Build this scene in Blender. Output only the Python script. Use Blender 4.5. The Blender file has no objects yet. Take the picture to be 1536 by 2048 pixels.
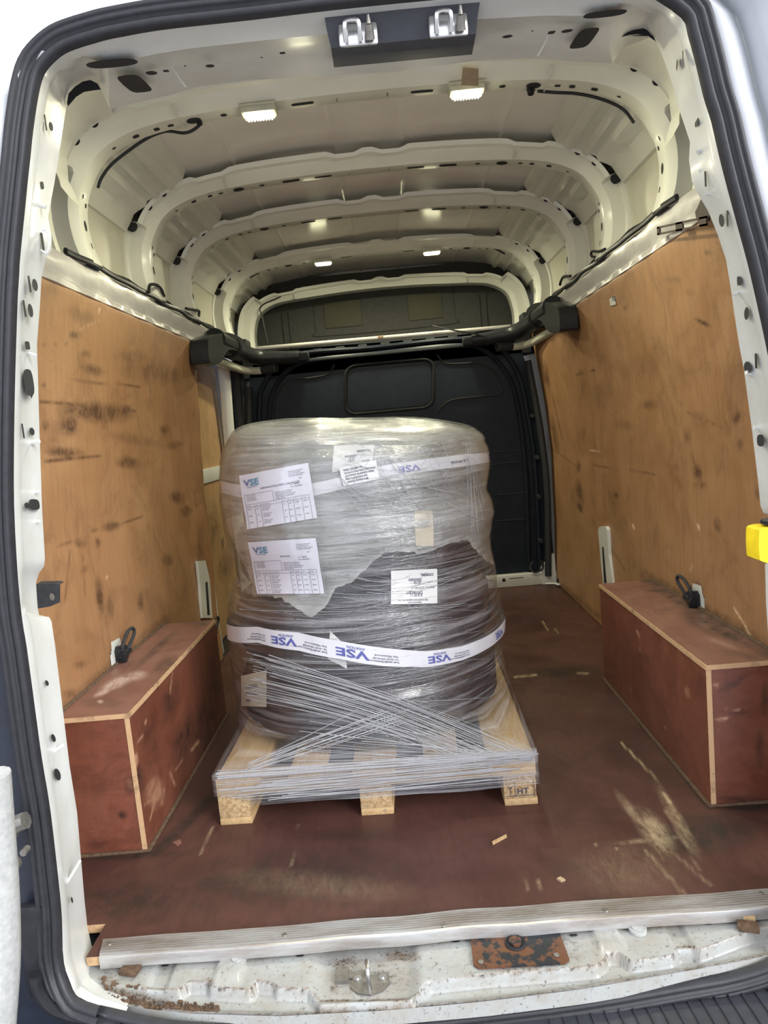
import bpy, bmesh, math, random
import numpy as np
from mathutils import Vector, Matrix, noise
random.seed(4)
C = bpy.context.scene.collection
S = bpy.context.scene

# ---------------------------------------------------------------- camera
CAM = np.array((0.0058, -1.3, 0.9586)); YAW, PITCH, ROLL, FPX = -0.0242, -0.1172, -0.0917, 1423.9
_f = np.array([math.sin(YAW)*math.cos(PITCH), math.cos(YAW)*math.cos(PITCH), math.sin(PITCH)])
_r = np.array([math.cos(YAW), -math.sin(YAW), 0.0]); _u = np.cross(_r, _f)
_c, _s = math.cos(ROLL), math.sin(ROLL)
RT, UP, FW = _c*_r+_s*_u, -_s*_r+_c*_u, _f
cd = bpy.data.cameras.new('camera'); cam = bpy.data.objects.new('camera', cd); C.objects.link(cam)
cd.sensor_fit = 'HORIZONTAL'; cd.sensor_width = 36; cd.lens = FPX/1536*36; cd.clip_start = .02
cam.matrix_world = Matrix(((RT[0], UP[0], -FW[0], CAM[0]), (RT[1], UP[1], -FW[1], CAM[1]), (RT[2], UP[2], -FW[2], CAM[2]), (0, 0, 0, 1)))
S.camera = cam
# ---------------------------------------------------------------- world, light, exposure
w = bpy.data.worlds.new('overcast'); S.world = w; w.use_nodes = True
nt = w.node_tree; bg = nt.nodes['Background']
tc = nt.nodes.new('ShaderNodeTexCoord'); sp = nt.nodes.new('ShaderNodeSeparateXYZ'); cr = nt.nodes.new('ShaderNodeValToRGB')
nt.links.new(tc.outputs['Generated'], sp.inputs[0]); nt.links.new(sp.outputs['Z'], cr.inputs[0]); nt.links.new(cr.outputs[0], bg.inputs[0])
cr.color_ramp.elements[0].position = .0; cr.color_ramp.elements[0].color = (.72, .75, .86, 1)
cr.color_ramp.elements[1].position = .5; cr.color_ramp.elements[1].color = (.90, .92, 1.0, 1)
bg.inputs[1].default_value = .86
# bright patch added to the sky behind camera right, for the film's highlight band
dt = nt.nodes.new('ShaderNodeVectorMath'); dt.operation = 'DOT_PRODUCT'; nt.links.new(tc.outputs['Generated'], dt.inputs[0]); dt.inputs[1].default_value = Vector((.62, -.66, .42)).normalized()
r2 = nt.nodes.new('ShaderNodeMapRange'); r2.interpolation_type = 'SMOOTHSTEP'; r2.inputs[1].default_value = .955; r2.inputs[2].default_value = .988; r2.inputs[3].default_value = 0; r2.inputs[4].default_value = 7.5
nt.links.new(dt.outputs['Value'], r2.inputs[0])
b2 = nt.nodes.new('ShaderNodeBackground'); b2.inputs[0].default_value = (1, .99, .97, 1); nt.links.new(r2.outputs[0], b2.inputs[1])
ad = nt.nodes.new('ShaderNodeAddShader'); nt.links.new(bg.outputs[0], ad.inputs[0]); nt.links.new(b2.outputs[0], ad.inputs[1]); nt.links.new(ad.outputs[0], nt.nodes['World Output'].inputs[0])
S.view_settings.view_transform = 'Standard'; S.view_settings.look = 'None'; S.view_settings.gamma = 1
S.view_settings.exposure = 1.40
LAMP_POWER = 3.0
LAMP_COL = (1.0, .96, .66)

def at(u, v, ax, val):                      # the point of a plane seen at a photo pixel
    d = FW + RT*(u-768)/FPX - UP*(v-1024)/FPX
    t = (val-CAM[ax])/d[ax]
    return CAM + t*d
def px(P):                                  # photo pixels of points (n,3)
    d = np.atleast_2d(P)-CAM; z = d@FW; z = np.where(z < .05, .05, z)
    return 768+FPX*(d@RT)/z, 1024-FPX*(d@UP)/z

# ---------------------------------------------------------------- materials
class MT:
    def __init__(s, name):
        s.m = bpy.data.materials.new(name); s.m.use_nodes = True; s.t = s.m.node_tree
        s.b = s.t.nodes['Principled BSDF']; s.o = s.t.nodes['Material Output']
    def n(s, typ, **k):
        x = s.t.nodes.new(typ)
        for a, b in k.items(): setattr(x, a, b)
        return x
    def l(s, a, b): s.t.links.new(a, b)
    def noise(s, scale, detail=4, stretch=(1, 1, 1), rough=.6, coord='Object', rot=(0, 0, 0), dist=0):
        t = s.n('ShaderNodeTexCoord'); m = s.n('ShaderNodeMapping'); x = s.n('ShaderNodeTexNoise')
        m.inputs['Scale'].default_value = stretch; m.inputs['Rotation'].default_value = rot
        s.l(t.outputs[coord], m.inputs[0]); s.l(m.outputs[0], x.inputs[0])
        x.inputs['Scale'].default_value = scale; x.inputs['Detail'].default_value = detail; x.inputs['Roughness'].default_value = rough
        x.inputs['Distortion'].default_value = dist
        return x.outputs[0]
    def ramp(s, src, a, b, ca=(0, 0, 0, 1), cb=(1, 1, 1, 1)):
        r = s.n('ShaderNodeValToRGB'); e = r.color_ramp.elements
        e[0].position = a; e[1].position = b; e[0].color = ca if len(ca) == 4 else (*ca, 1); e[1].color = cb if len(cb) == 4 else (*cb, 1)
        s.l(src, r.inputs[0]); return r.outputs[0]
    def mix(s, fac, a, b):
        x = s.n('ShaderNodeMix', data_type='RGBA')
        for i, v in ((0, fac), (6, a), (7, b)):
            if isinstance(v, (int, float)): x.inputs[i].default_value = v
            elif isinstance(v, tuple): x.inputs[i].default_value = v if len(v) == 4 else (*v, 1)
            else: s.l(v, x.inputs[i])
        return x.outputs[2]
    def math(s, op, a, b=0.0):
        x = s.n('ShaderNodeMath', operation=op)
        for i, v in ((0, a), (1, b)):
            if isinstance(v, (int, float)): x.inputs[i].default_value = v
            else: s.l(v, x.inputs[i])
        return x.outputs[0]
    def attr(s, name): return s.n('ShaderNodeAttribute', attribute_name=name).outputs['Fac']
    def bump(s, src, st, dist=.002):
        b = s.n('ShaderNodeBump'); b.inputs['Strength'].default_value = st; b.inputs['Distance'].default_value = dist
        s.l(src, b.inputs['Height']); s.l(b.outputs[0], s.b.inputs['Normal'])
    def col(s, c):
        if isinstance(c, tuple): s.b.inputs['Base Color'].default_value = (*c[:3], 1)
        else: s.l(c, s.b.inputs['Base Color'])
    def set(s, rough=.5, metal=0, coat=0, spec=.5):
        s.b.inputs['Roughness'].default_value = rough; s.b.inputs['Metallic'].default_value = metal
        s.b.inputs['Coat Weight'].default_value = coat; s.b.inputs['Coat Roughness'].default_value = .16; s.b.inputs['Specular IOR Level'].default_value = spec
        return s
def plain(name, c, rough=.5, metal=0, coat=0, var=.12, scale=30, bump=0):
    m = MT(name); n = m.noise(scale, 5)
    m.col(m.mix(m.ramp(n, .3, .75), tuple(x*(1-var) for x in c), tuple(min(1, x*(1+var)) for x in c)))
    m.set(rough, metal, coat)
    if bump: m.bump(n, bump)
    return m.m
def glow(name, c, e):
    m = MT(name); m.col((.9, .9, .8)); m.b.inputs['Emission Color'].default_value = (*c, 1); m.b.inputs['Emission Strength'].default_value = e
    return m.m
M = {}
M['paint'] = plain('white_van_paint', (.66, .67, .64), .28, coat=.3, var=.05, scale=6)
M['paint_out'] = plain('white_outer_paint', (.50, .52, .55), .3, coat=.2, var=.03, scale=4)
M['rib'] = plain('rib_paint', (.68, .68, .62), .32, coat=.25, var=.05, scale=8)
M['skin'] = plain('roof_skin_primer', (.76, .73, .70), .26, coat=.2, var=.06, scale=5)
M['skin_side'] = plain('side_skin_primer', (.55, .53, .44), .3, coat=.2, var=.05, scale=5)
M['hole'] = plain('dark_hole', (.012, .013, .016), .8)
M['rubber'] = plain('seal_rubber', (.016, .017, .021), .5, var=.3, scale=60, bump=.1)
M['black'] = plain('black_plastic', (.018, .019, .022), .38, var=.3, scale=40)
M['blackmatt'] = plain('matt_black_plastic', (.03, .032, .036), .6, var=.3, scale=80, bump=.15)
for k_ in ('black', 'blackmatt'): M[k_].node_tree.nodes['Principled BSDF'].inputs['Specular IOR Level'].default_value = .25
M['navy'] = plain('dark_trim_plastic', (.012, .016, .028), .45, var=.3, scale=40)
M['bulk'] = plain('bulkhead_plastic', (.014, .018, .027), .42, var=.2, scale=20)
M['bulk'].node_tree.nodes['Principled BSDF'].inputs['Specular IOR Level'].default_value = .16
M['railband'] = plain('rail_band_paint', (.40, .38, .38), .35, coat=.2, var=.08)
M['headlin'] = plain('dark_headlining', (.045, .045, .042), .8, var=.15, scale=30, bump=.1)
M['headpatch'] = plain('olive_headlining_patch', (.055, .052, .035), .8, var=.1)
M['steel'] = plain('bright_steel', (.62, .62, .62), .28, metal=1, var=.15)
M['dsteel'] = plain('dull_steel', (.22, .21, .19), .5, metal=.7, var=.3, scale=80)
M['yellow'] = plain('yellow_rubber', (.88, .66, .01), .5, var=.12, scale=50, bump=.1)
M['ground'] = plain('asphalt', (.34, .34, .34), .9, var=.3, scale=60, bump=.3)
M['step'] = plain('ribbed_bumper_plastic', (.035, .037, .045), .5, var=.2, scale=60)
M['paper'] = plain('white_paper', (.58, .58, .66), .6, var=.02)
M['ink'] = plain('black_ink', (.05, .05, .09), .7)
M['teal'] = plain('teal_ink', (.02, .20, .33), .6)
M['navyink'] = plain('navy_ink', (.07, .08, .26), .6)
M['label'] = plain('label_paper', (.52, .52, .51), .35, coat=.3, var=.03)
M['board'] = plain('beige_card', (.46, .41, .32), .6, var=.06)
M['brown_tape'] = plain('brown_parcel_tape', (.34, .25, .16), .35, var=.2, scale=60)
M['tapewhite'] = plain('white_tape', (.50, .50, .53), .28, coat=.3, var=.05, scale=20)
M['tyre'] = plain('dark_tyre_rubber', (.022, .014, .018), .26, coat=.5, var=.35, scale=14, bump=.2)
M['hub'] = plain('wheel_hub_alloy', (.35, .36, .36), .35, metal=.8)
M['lens'] = glow('lit_lamp_lens', (1.0, .97, .62), 12)
M['housing'] = plain('sky_tinted_black_plastic', (.05, .054, .068), .5, var=.15)  # black plastic with the sky's reflection put into its base colour
M['darkrust'] = plain('dark_rusty_steel', (.045, .028, .026), .6, var=.3, scale=60)
M['whitebar'] = plain('white_bar_paint', (.72, .71, .66), .35, var=.03)
M['lens_dim'] = glow('lit_lamp_lens_edge', (1.0, .95, .55), 4)
M['lamp_body'] = plain('clear_lamp_housing', (.55, .55, .45), .25, coat=.4)

def mk_wood(name, c1, c2, dark, light, rough=.45, grain=(1, 1, .08), gscale=60, coat=0.0, blot=3):
    m = MT(name)
    g = m.noise(gscale, 6, grain, .7); b = m.noise(blot, 6, (1, 1, 1), .65, dist=.6); f = m.noise(240, 3, (1, 1, 1))
    c = m.mix(m.ramp(b, .32, .68), c1, c2)
    c = m.mix(m.math('MULTIPLY', m.ramp(g, .45, .75), .45), c, tuple(x*.62 for x in c1))
    # stains: a mask laid on the board, broken up by noise
    st = m.math('MULTIPLY', m.attr('stain_shade'), m.math('ADD', m.math('MULTIPLY', m.ramp(m.noise(22, 8, (1, 1, 1.0), .75), .38, .60), .85), .32))
    st = m.math('MINIMUM', st, .92)
    c = m.mix(st, c, dark)
    sm = m.ramp(m.noise(5, 9, (1, 1, 1), .78, dist=1.0), .50, .80)
    c = m.mix(m.math('MULTIPLY', sm, .68), c, dark)
    sm2 = m.ramp(m.noise(26, 7, (1, .5, 1), .8, dist=2.5), .62, .70)
    c = m.mix(m.math('MULTIPLY', sm2, .22), c, dark)
    lt = m.math('MULTIPLY', m.attr('worn'), m.math('ADD', m.ramp(m.noise(60, 6, (1, .3, 1), .8), .38, .6), .25))
    c = m.mix(m.math('MINIMUM', lt, .9), c, light)
    sp = m.ramp(m.noise(170, 2, (1, 1, 1)), .74, .77)
    c = m.mix(m.math('MULTIPLY', sp, .5), c, light)
    m.col(c); m.set(rough, 0, coat); m.bump(g, .12, .001)
    m.l(m.math('ADD', m.math('MULTIPLY', m.ramp(b, .3, .7), .2), rough-.1), m.b.inputs['Roughness'])
    return m.m
M['ply'] = mk_wood('wall_plywood', (.30, .155, .072), (.375, .21, .104), (.075, .036, .020), (.72, .52, .34), .5)
M['ply_dim'] = mk_wood('door_plywood', (.38, .23, .10), (.45, .28, .14), (.08, .04, .02), (.7, .5, .32), .5)
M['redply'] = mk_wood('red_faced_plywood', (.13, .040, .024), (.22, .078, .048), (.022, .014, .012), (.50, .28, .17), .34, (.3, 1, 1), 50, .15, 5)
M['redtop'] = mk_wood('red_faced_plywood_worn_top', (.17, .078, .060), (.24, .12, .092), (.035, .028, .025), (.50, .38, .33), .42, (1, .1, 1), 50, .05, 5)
M['floorply'] = mk_wood('floor_plywood', (.058, .025, .020), (.098, .043, .034), (.024, .019, .015), (.40, .31, .19), .46, (1, .25, 1), 60, .05, 3.2)
M['floorply'].node_tree.nodes['Principled BSDF'].inputs['Specular IOR Level'].default_value = .28
M['plug'] = plain('dirty_white_plastic', (.40, .41, .40), .5, var=.2, scale=90)
def mk_plyedge():
    m = MT('plywood_edge'); t = m.n('ShaderNodeTexCoord')
    wv = m.n('ShaderNodeTexWave', bands_direction='DIAGONAL'); m.l(t.outputs['Object'], wv.inputs[0]); wv.inputs['Scale'].default_value = 130; wv.inputs['Distortion'].default_value = 1.5
    c = m.mix(m.ramp(wv.outputs[0], .35, .6), (.34, .18, .08), (.66, .47, .28))
    m.col(m.mix(m.ramp(m.noise(30, 5), .55, .8), c, (.12, .06, .04))); m.set(.75); return m.m
M['edge'] = mk_plyedge()
def mk_pine(name, c1, c2, grain):
    m = MT(name); g = m.noise(30, 6, grain, .6, dist=.4)
    m.col(m.mix(m.ramp(g, .3, .7), c1, c2)); m.set(.65); m.bump(g, .15); return m.m
M['pine'] = mk_pine('pallet_pine', (.36, .235, .11), (.50, .35, .18), (4, .3, 4))
M['pinex'] = mk_pine('pallet_pine_cross', (.36, .235, .11), (.52, .37, .20), (.3, 4, 4))
def mk_chip():
    m = MT('pressed_chipboard'); v = m.n('ShaderNodeTexVoronoi'); t = m.n('ShaderNodeTexCoord'); mp = m.n('ShaderNodeMapping')
    mp.inputs['Scale'].default_value = (1, 1, 1.6); m.l(t.outputs['Object'], mp.inputs[0]); m.l(mp.outputs[0], v.inputs[0]); v.inputs['Scale'].default_value = 170
    c = m.mix(m.ramp(v.outputs['Distance'], .1, .7), (.44, .31, .16), (.26, .155, .065))
    m.col(m.mix(m.ramp(m.noise(90, 5), .4, .65), c, (.48, .36, .21))); m.set(.8); m.bump(v.outputs['Distance'], .5); return m.m
M['chip'] = mk_chip()
def mk_alu():
    m = MT('scuffed_aluminium'); n = m.noise(25, 8, (.15, 1, 1), .75)
    c = m.mix(m.ramp(n, .40, .70), (.48, .48, .475), (.24, .19, .14))
    m.col(c); m.set(.35, .55); m.bump(m.noise(60, 4, (.1, 1, 1)), .2); return m.m
M['alu'] = mk_alu()
def mk_sill():
    m = MT('dirty_sill_paint')
    d = m.attr('stain_shade')  # dirt and rust, plus shadow lines painted along the step edges
    n1 = m.noise(14, 9, (1, 1, 1), .78, dist=.5); n2 = m.noise(110, 5, (1, 1, 1), .8); n3 = m.noise(45, 6, (1.6, .5, 1), .8, dist=2)
    c = m.mix(m.math('MULTIPLY', m.ramp(n1, .42, .70), .55), (.34, .355, .345), (.25, .20, .13))
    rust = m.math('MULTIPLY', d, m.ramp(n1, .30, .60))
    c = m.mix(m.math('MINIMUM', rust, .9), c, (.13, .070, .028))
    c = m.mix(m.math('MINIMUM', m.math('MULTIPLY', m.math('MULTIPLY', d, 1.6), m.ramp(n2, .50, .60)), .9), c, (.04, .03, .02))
    c = m.mix(m.math('MULTIPLY', m.ramp(n2, .60, .64), .85), c, (.07, .055, .04))
    c = m.mix(m.math('MULTIPLY', m.ramp(n3, .61, .64), .6), c, (.10, .09, .08))
    m.col(c); m.set(.4, 0, .2); m.bump(n1, .1); return m.m
M['sill'] = mk_sill()
def mk_pillar():
    m = MT('scuffed_pillar_paint')
    n = m.noise(70, 5, (1, 1, .6), .8, dist=1.5); n1 = m.noise(9, 6)
    c = m.mix(m.ramp(n1, .4, .7), (.68, .70, .69), (.60, .61, .58))
    c = m.mix(m.math('MULTIPLY', m.ramp(n, .70, .73), .6), c, (.25, .2, .16))
    m.col(c); m.set(.36, 0, .2); return m.m
M['pillar'] = mk_pillar()
def mk_rust():
    m = MT('rusty_plate'); n = m.noise(13, 8, (1, 1, 1), .7)
    m.col(m.mix(m.ramp(n, .47, .51), (.13, .055, .026), (.016, .02, .024))); m.set(.55, .2)
    m.bump(m.noise(80, 5), .4); return m.m
M['rust'] = mk_rust()
M['debris'] = plain('crumbled_rust_debris', (.10, .06, .035), .9, var=.5, scale=120, bump=.5)

def mk_film(name, lo, hi, tint, ang=.05, sx=2.5, sy=70, rough=.16, crease=.5, spec=.8, big=.25):
    """clear plastic: share of light it stops varies with stretch lines; UV = metres round / up the load"""
    m = MT(name); t = m.t
    uv = m.n('ShaderNodeUVMap', uv_map='wrap')
    def nz(ax, ay, rot, det=5, r=.65, scale=1, off=0):
        mp = m.n('ShaderNodeMapping'); mp.inputs['Scale'].default_value = (ax, ay, 1); mp.inputs['Rotation'].default_value = (0, 0, rot); mp.inputs['Location'].default_value = (off, off, 0)
        x = m.n('ShaderNodeTexNoise'); x.inputs['Scale'].default_value = scale; x.inputs['Detail'].default_value = det; x.inputs['Roughness'].default_value = r
        m.l(uv.outputs[0], mp.inputs[0]); m.l(mp.outputs[0], x.inputs[0]); return x.outputs[0]
    s1 = nz(sx, sy, ang); s2 = nz(sx*1.3, sy*1.6, -ang*2.2, off=3); b = nz(5, 7, 0, 4, off=9); s3 = nz(6, 40, .6, off=5)
    fac = m.math('ADD', m.math('MULTIPLY', m.ramp(s1, .46, .68), .6), m.math('MULTIPLY', m.ramp(s2, .52, .70), .4))
    fac = m.math('ADD', m.math('MULTIPLY', fac, hi-lo), lo)
    fac = m.math('ADD', fac, m.math('MULTIPLY', m.math('SUBTRACT', b, .5), big))
    fac = m.math('ADD', fac, m.math('MULTIPLY', m.attr('haze'), 1.0))
    line = m.ramp(s3, .66, .70)
    fac = m.math('ADD', fac, m.math('MULTIPLY', line, .15))
    fac = m.math('MAXIMUM', m.math('MINIMUM', fac, .96), .03)
    m.col(tint); m.set(rough, 0, 0, spec)
    h = m.math('ADD', m.math('ADD', s1, m.math('MULTIPLY', s2, .8)), m.math('MULTIPLY', b, 1.2))
    m.bump(h, crease, .006)
    tr = m.n('ShaderNodeBsdfTransparent'); tr.inputs[0].default_value = (.97, .97, .96, 1)
    gl = m.n('ShaderNodeBsdfGlossy'); gl.inputs['Roughness'].default_value = rough*.8; gl.inputs[0].default_value = (.9, .92, .95, 1)
    m.l([n for n in t.nodes if n.type == 'BUMP'][0].outputs[0], gl.inputs['Normal'])
    fr = m.n('ShaderNodeLayerWeight'); m.l([n for n in t.nodes if n.type == 'BUMP'][0].outputs[0], fr.inputs['Normal'])
    fz = m.math('ADD', m.math('MULTIPLY', m.math('POWER', fr.outputs['Facing'], 4.0), .50), .075)
    mx = m.n('ShaderNodeMixShader'); m.l(fac, mx.inputs[0]); m.l(tr.outputs[0], mx.inputs[1]); m.l(m.b.outputs[0], mx.inputs[2])
    mg = m.n('ShaderNodeMixShader'); m.l(fz, mg.inputs[0]); m.l(mx.outputs[0], mg.inputs[1]); m.l(gl.outputs[0], mg.inputs[2])
    m.l(mg.outputs[0], m.o.inputs[0])
    return m.m
M['film'] = mk_film('stretch_film', .00, .46, (.55, .56, .59), crease=.8, rough=.12)
M['bag'] = mk_film('milky_plastic_bag', .38, .86, (.44, .45, .43), .08, 3.5, 55, .25, .8, .6, .5)
M['strand'] = mk_film('twisted_strand_glint', .45, .8, (.60, .61, .64), 0, 5, 5, .15)
M['pouch'] = mk_film('document_pouch', .04, .10, (.8, .8, .85), .5, 4, 6, .1, .3, .8, .02)

# ---------------------------------------------------------------- object helpers
def tag(o, label=None, cat=None, group=None, kind=None):
    if label: o['label'] = label
    if cat: o['category'] = cat
    if group: o['group'] = group
    if kind: o['kind'] = kind
    return o
def empty(name, loc=(0, 0, 0), label=None, cat=None, group=None):
    o = bpy.data.objects.new(name, None); o.empty_display_size = .05; C.objects.link(o); o.location = Vector(loc)
    return tag(o, label, cat, group)
def link(name, me, mats, parent=None, smooth=True):
    o = bpy.data.objects.new(name, me); C.objects.link(o)
    for m in (mats if isinstance(mats, (list, tuple)) else [mats]): me.materials.append(M[m] if isinstance(m, str) else m)
    if smooth and len(me.polygons):
        me.polygons.foreach_set('use_smooth', [True]*len(me.polygons))
        if smooth == 'auto': me.set_sharp_from_angle(angle=math.radians(32))
    if parent:
        o.parent = parent; o.matrix_parent_inverse = Matrix.Translation(-Vector(parent.location)) if parent.type == 'EMPTY' else Matrix()
    return o
def bmobj(name, bm, mats, parent=None, smooth='auto'):
    me = bpy.data.meshes.new(name); bmesh.ops.recalc_face_normals(bm, faces=bm.faces); bm.to_mesh(me); bm.free()
    return link(name, me, mats, parent, smooth)
def pyobj(name, V, F, mats, parent=None, smooth='auto', recalc=False):
    me = bpy.data.meshes.new(name); me.from_pydata([tuple(map(float, v)) for v in V], [], F); me.update()
    if recalc:
        bm = bmesh.new(); bm.from_mesh(me); bmesh.ops.recalc_face_normals(bm, faces=bm.faces); bm.to_mesh(me); bm.free()
    return link(name, me, mats, parent, smooth)
def box(bm, c, d, rot=None, bev=0, mi=0):
    r = bmesh.ops.create_cube(bm, size=1); vs = r['verts']
    mt = Matrix.Translation(c) @ (rot if rot else Matrix()) @ Matrix.Diagonal((*d, 1))
    bmesh.ops.transform(bm, matrix=mt, verts=vs)
    fs = set(f for v in vs for f in v.link_faces)
    for f in fs: f.material_index = mi
    if bev:
        es = list(set(e for v in vs for e in v.link_edges))
        g = bmesh.ops.bevel(bm, geom=es, offset=bev, segments=2, affect='EDGES', profile=.5)
        for f in g['faces']: f.material_index = mi
def cyl(bm, p0, p1, r, seg=16, r2=None, mi=0):
    p0, p1 = Vector(p0), Vector(p1); d = p1-p0
    res = bmesh.ops.create_cone(bm, cap_ends=True, segments=seg, radius1=r, radius2=r if r2 is None else r2, depth=d.length)
    q = d.to_track_quat('Z', 'Y').to_matrix().to_4x4()
    bmesh.ops.transform(bm, matrix=Matrix.Translation((p0+p1)/2) @ q, verts=res['verts'])
    for f in set(f for v in res['verts'] for f in v.link_faces): f.material_index = mi
def smooth_path(P, n=6, closed=False):
    P = [np.array(p, float) for p in P]; out = []; N = len(P)
    rng = range(N) if closed else range(N-1)
    for i in rng:
        p0 = P[(i-1) % N] if closed or i > 0 else P[0]; p1 = P[i]; p2 = P[(i+1) % N]; p3 = P[(i+2) % N] if closed or i+2 < N else P[-1]
        for k in range(n):
            t = k/n
            out.append(.5*((2*p1)+(-p0+p2)*t+(2*p0-5*p1+4*p2-p3)*t*t+(-p0+3*p1-3*p2+p3)*t**3))
    if not closed: out.append(P[-1])
    return out
def tube(bm, P, r, seg=8, closed=False, mi=0, sq=1.0):
    P = [Vector(p) for p in P]; N = len(P); rings = []
    up = Vector((0, 0, 1)); prev = None
    for i in range(N):
        a = P[(i-1) % N] if closed or i else P[0]; b = P[(i+1) % N] if closed or i < N-1 else P[-1]
        t = (b-a).normalized()
        if prev is None:
            n = t.cross(up)
            if n.length < .1: n = t.cross(Vector((1, 0, 0)))
            n.normalize()
        else:
            n = (prev-t*prev.dot(t)).normalized()
        prev = n; bn = t.cross(n)
        rr = r[i] if isinstance(r, (list, tuple)) else r
        rings.append([bm.verts.new(P[i]+n*rr*math.cos(2*math.pi*k/seg)+bn*rr*sq*math.sin(2*math.pi*k/seg)) for k in range(seg)])
    for i in range(N if closed else N-1):
        A, B = rings[i], rings[(i+1) % N]
        for k in range(seg):
            f = bm.faces.new((A[k], A[(k+1) % seg], B[(k+1) % seg], B[k])); f.material_index = mi
    if not closed:
        for A in (rings[0], rings[-1]):
            f = bm.faces.new(A); f.material_index = mi
def prism(bm, pts, off, mi=0):                  # pts: planar polygon (3D), off: extrusion vector
    a = [bm.verts.new(Vector(p)) for p in pts]; b = [bm.verts.new(Vector(p)+Vector(off)) for p in pts]
    n = len(a); fs = [bm.faces.new(a), bm.faces.new(list(reversed(b)))]
    for i in range(n): fs.append(bm.faces.new((a[i], b[i], b[(i+1) % n], a[(i+1) % n])))
    for f in fs: f.material_index = mi
def oval(c, t, b, w, h, n=16, sq=2.0):          # points of a superellipse in the plane of t, b
    c, t, b = Vector(c), Vector(t).normalized(), Vector(b).normalized(); o = []
    for k in range(n):
        a = 2*math.pi*k/n; ca, sa = math.cos(a), math.sin(a)
        o.append(c+t*(w/2*math.copysign(abs(ca)**(2/sq), ca))+b*(h/2*math.copysign(abs(sa)**(2/sq), sa)))
    return o
def hole(bm, c, t, b, w, h, mi, sq=2.0):        # flat dark face; its colour stands in for the shade inside an opening
    f = bm.faces.new([bm.verts.new(p) for p in oval(c, t, b, w, h, 16, sq)]); f.material_index = mi
# marks on boards -------------------------------------------------
def marks(P, L):
    """value at each point of a board: blobs ('b',u,v,ru,rv,deg,s) and lines ('l',u1,v1,u2,v2,w,s)"""
    U, V = px(P); o = np.zeros(len(P))
    for m in L:
        if m[0] == 'b':
            _, u, v, ru, rv, a, s = m; a = math.radians(a); du, dv = U-u, V-v
            x = (du*math.cos(a)+dv*math.sin(a))/ru; y = (-du*math.sin(a)+dv*math.cos(a))/rv
            o = np.maximum(o, s*np.clip(1.5-1.3*np.sqrt(x*x+y*y), 0, 1))
        else:
            _, u1, v1, u2, v2, wd, s = m; dx, dy = u2-u1, v2-v1; L2 = dx*dx+dy*dy
            t = np.clip(((U-u1)*dx+(V-v1)*dy)/L2, 0, 1); d = np.hypot(U-u1-t*dx, V-v1-t*dy)
            o = np.maximum(o, s*np.clip(1.6-d/wd, 0, 1))
    return np.clip(o, 0, 1)
def grid(name, fn, us, vs, mat, stain_shade=(), worn=(), parent=None, keep=None, thick=0, smooth=True, mats=None):
    us, vs = np.array(us), np.array(vs); nu, nv = len(us), len(vs)
    P = np.array([fn(u, v) for v in vs for u in us], float)
    F = []
    for j in range(nv-1):
        for i in range(nu-1):
            if keep is None or keep((us[i]+us[i+1])/2, (vs[j]+vs[j+1])/2):
                a = j*nu+i; F.append((a, a+1, a+nu+1, a+nu))
    me = bpy.data.meshes.new(name); me.from_pydata(P.tolist(), [], F); me.update()
    for nm, L in (('stain_shade', stain_shade), ('worn', worn)):
        at_ = me.attributes.new(nm, 'FLOAT', 'POINT'); at_.data.foreach_set('value', marks(P, L).astype(np.float32) if len(L) else np.zeros(len(P), np.float32))
    o = link(name, me, mats or mat, parent, smooth)
    if thick:
        md = o.modifiers.new('thickness', 'SOLIDIFY'); md.thickness = abs(thick); md.offset = -1 if thick > 0 else 1
        if mats: md.material_offset_rim = 1
    return o
def lin(a, b, step): return np.linspace(a, b, max(2, int(round(abs(b-a)/step))+1))

# ---------------------------------------------------------------- van body
WZ = [(-.2, .83), (0, .845), (.35, .862), (.75, .868), (1.0, .852), (1.2, .828), (1.38, .803), (1.5, .800), (3, .8)]
def W(z): return float(np.interp(z, [a for a, b in WZ], [b for a, b in WZ]))
YB = 2.70
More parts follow.
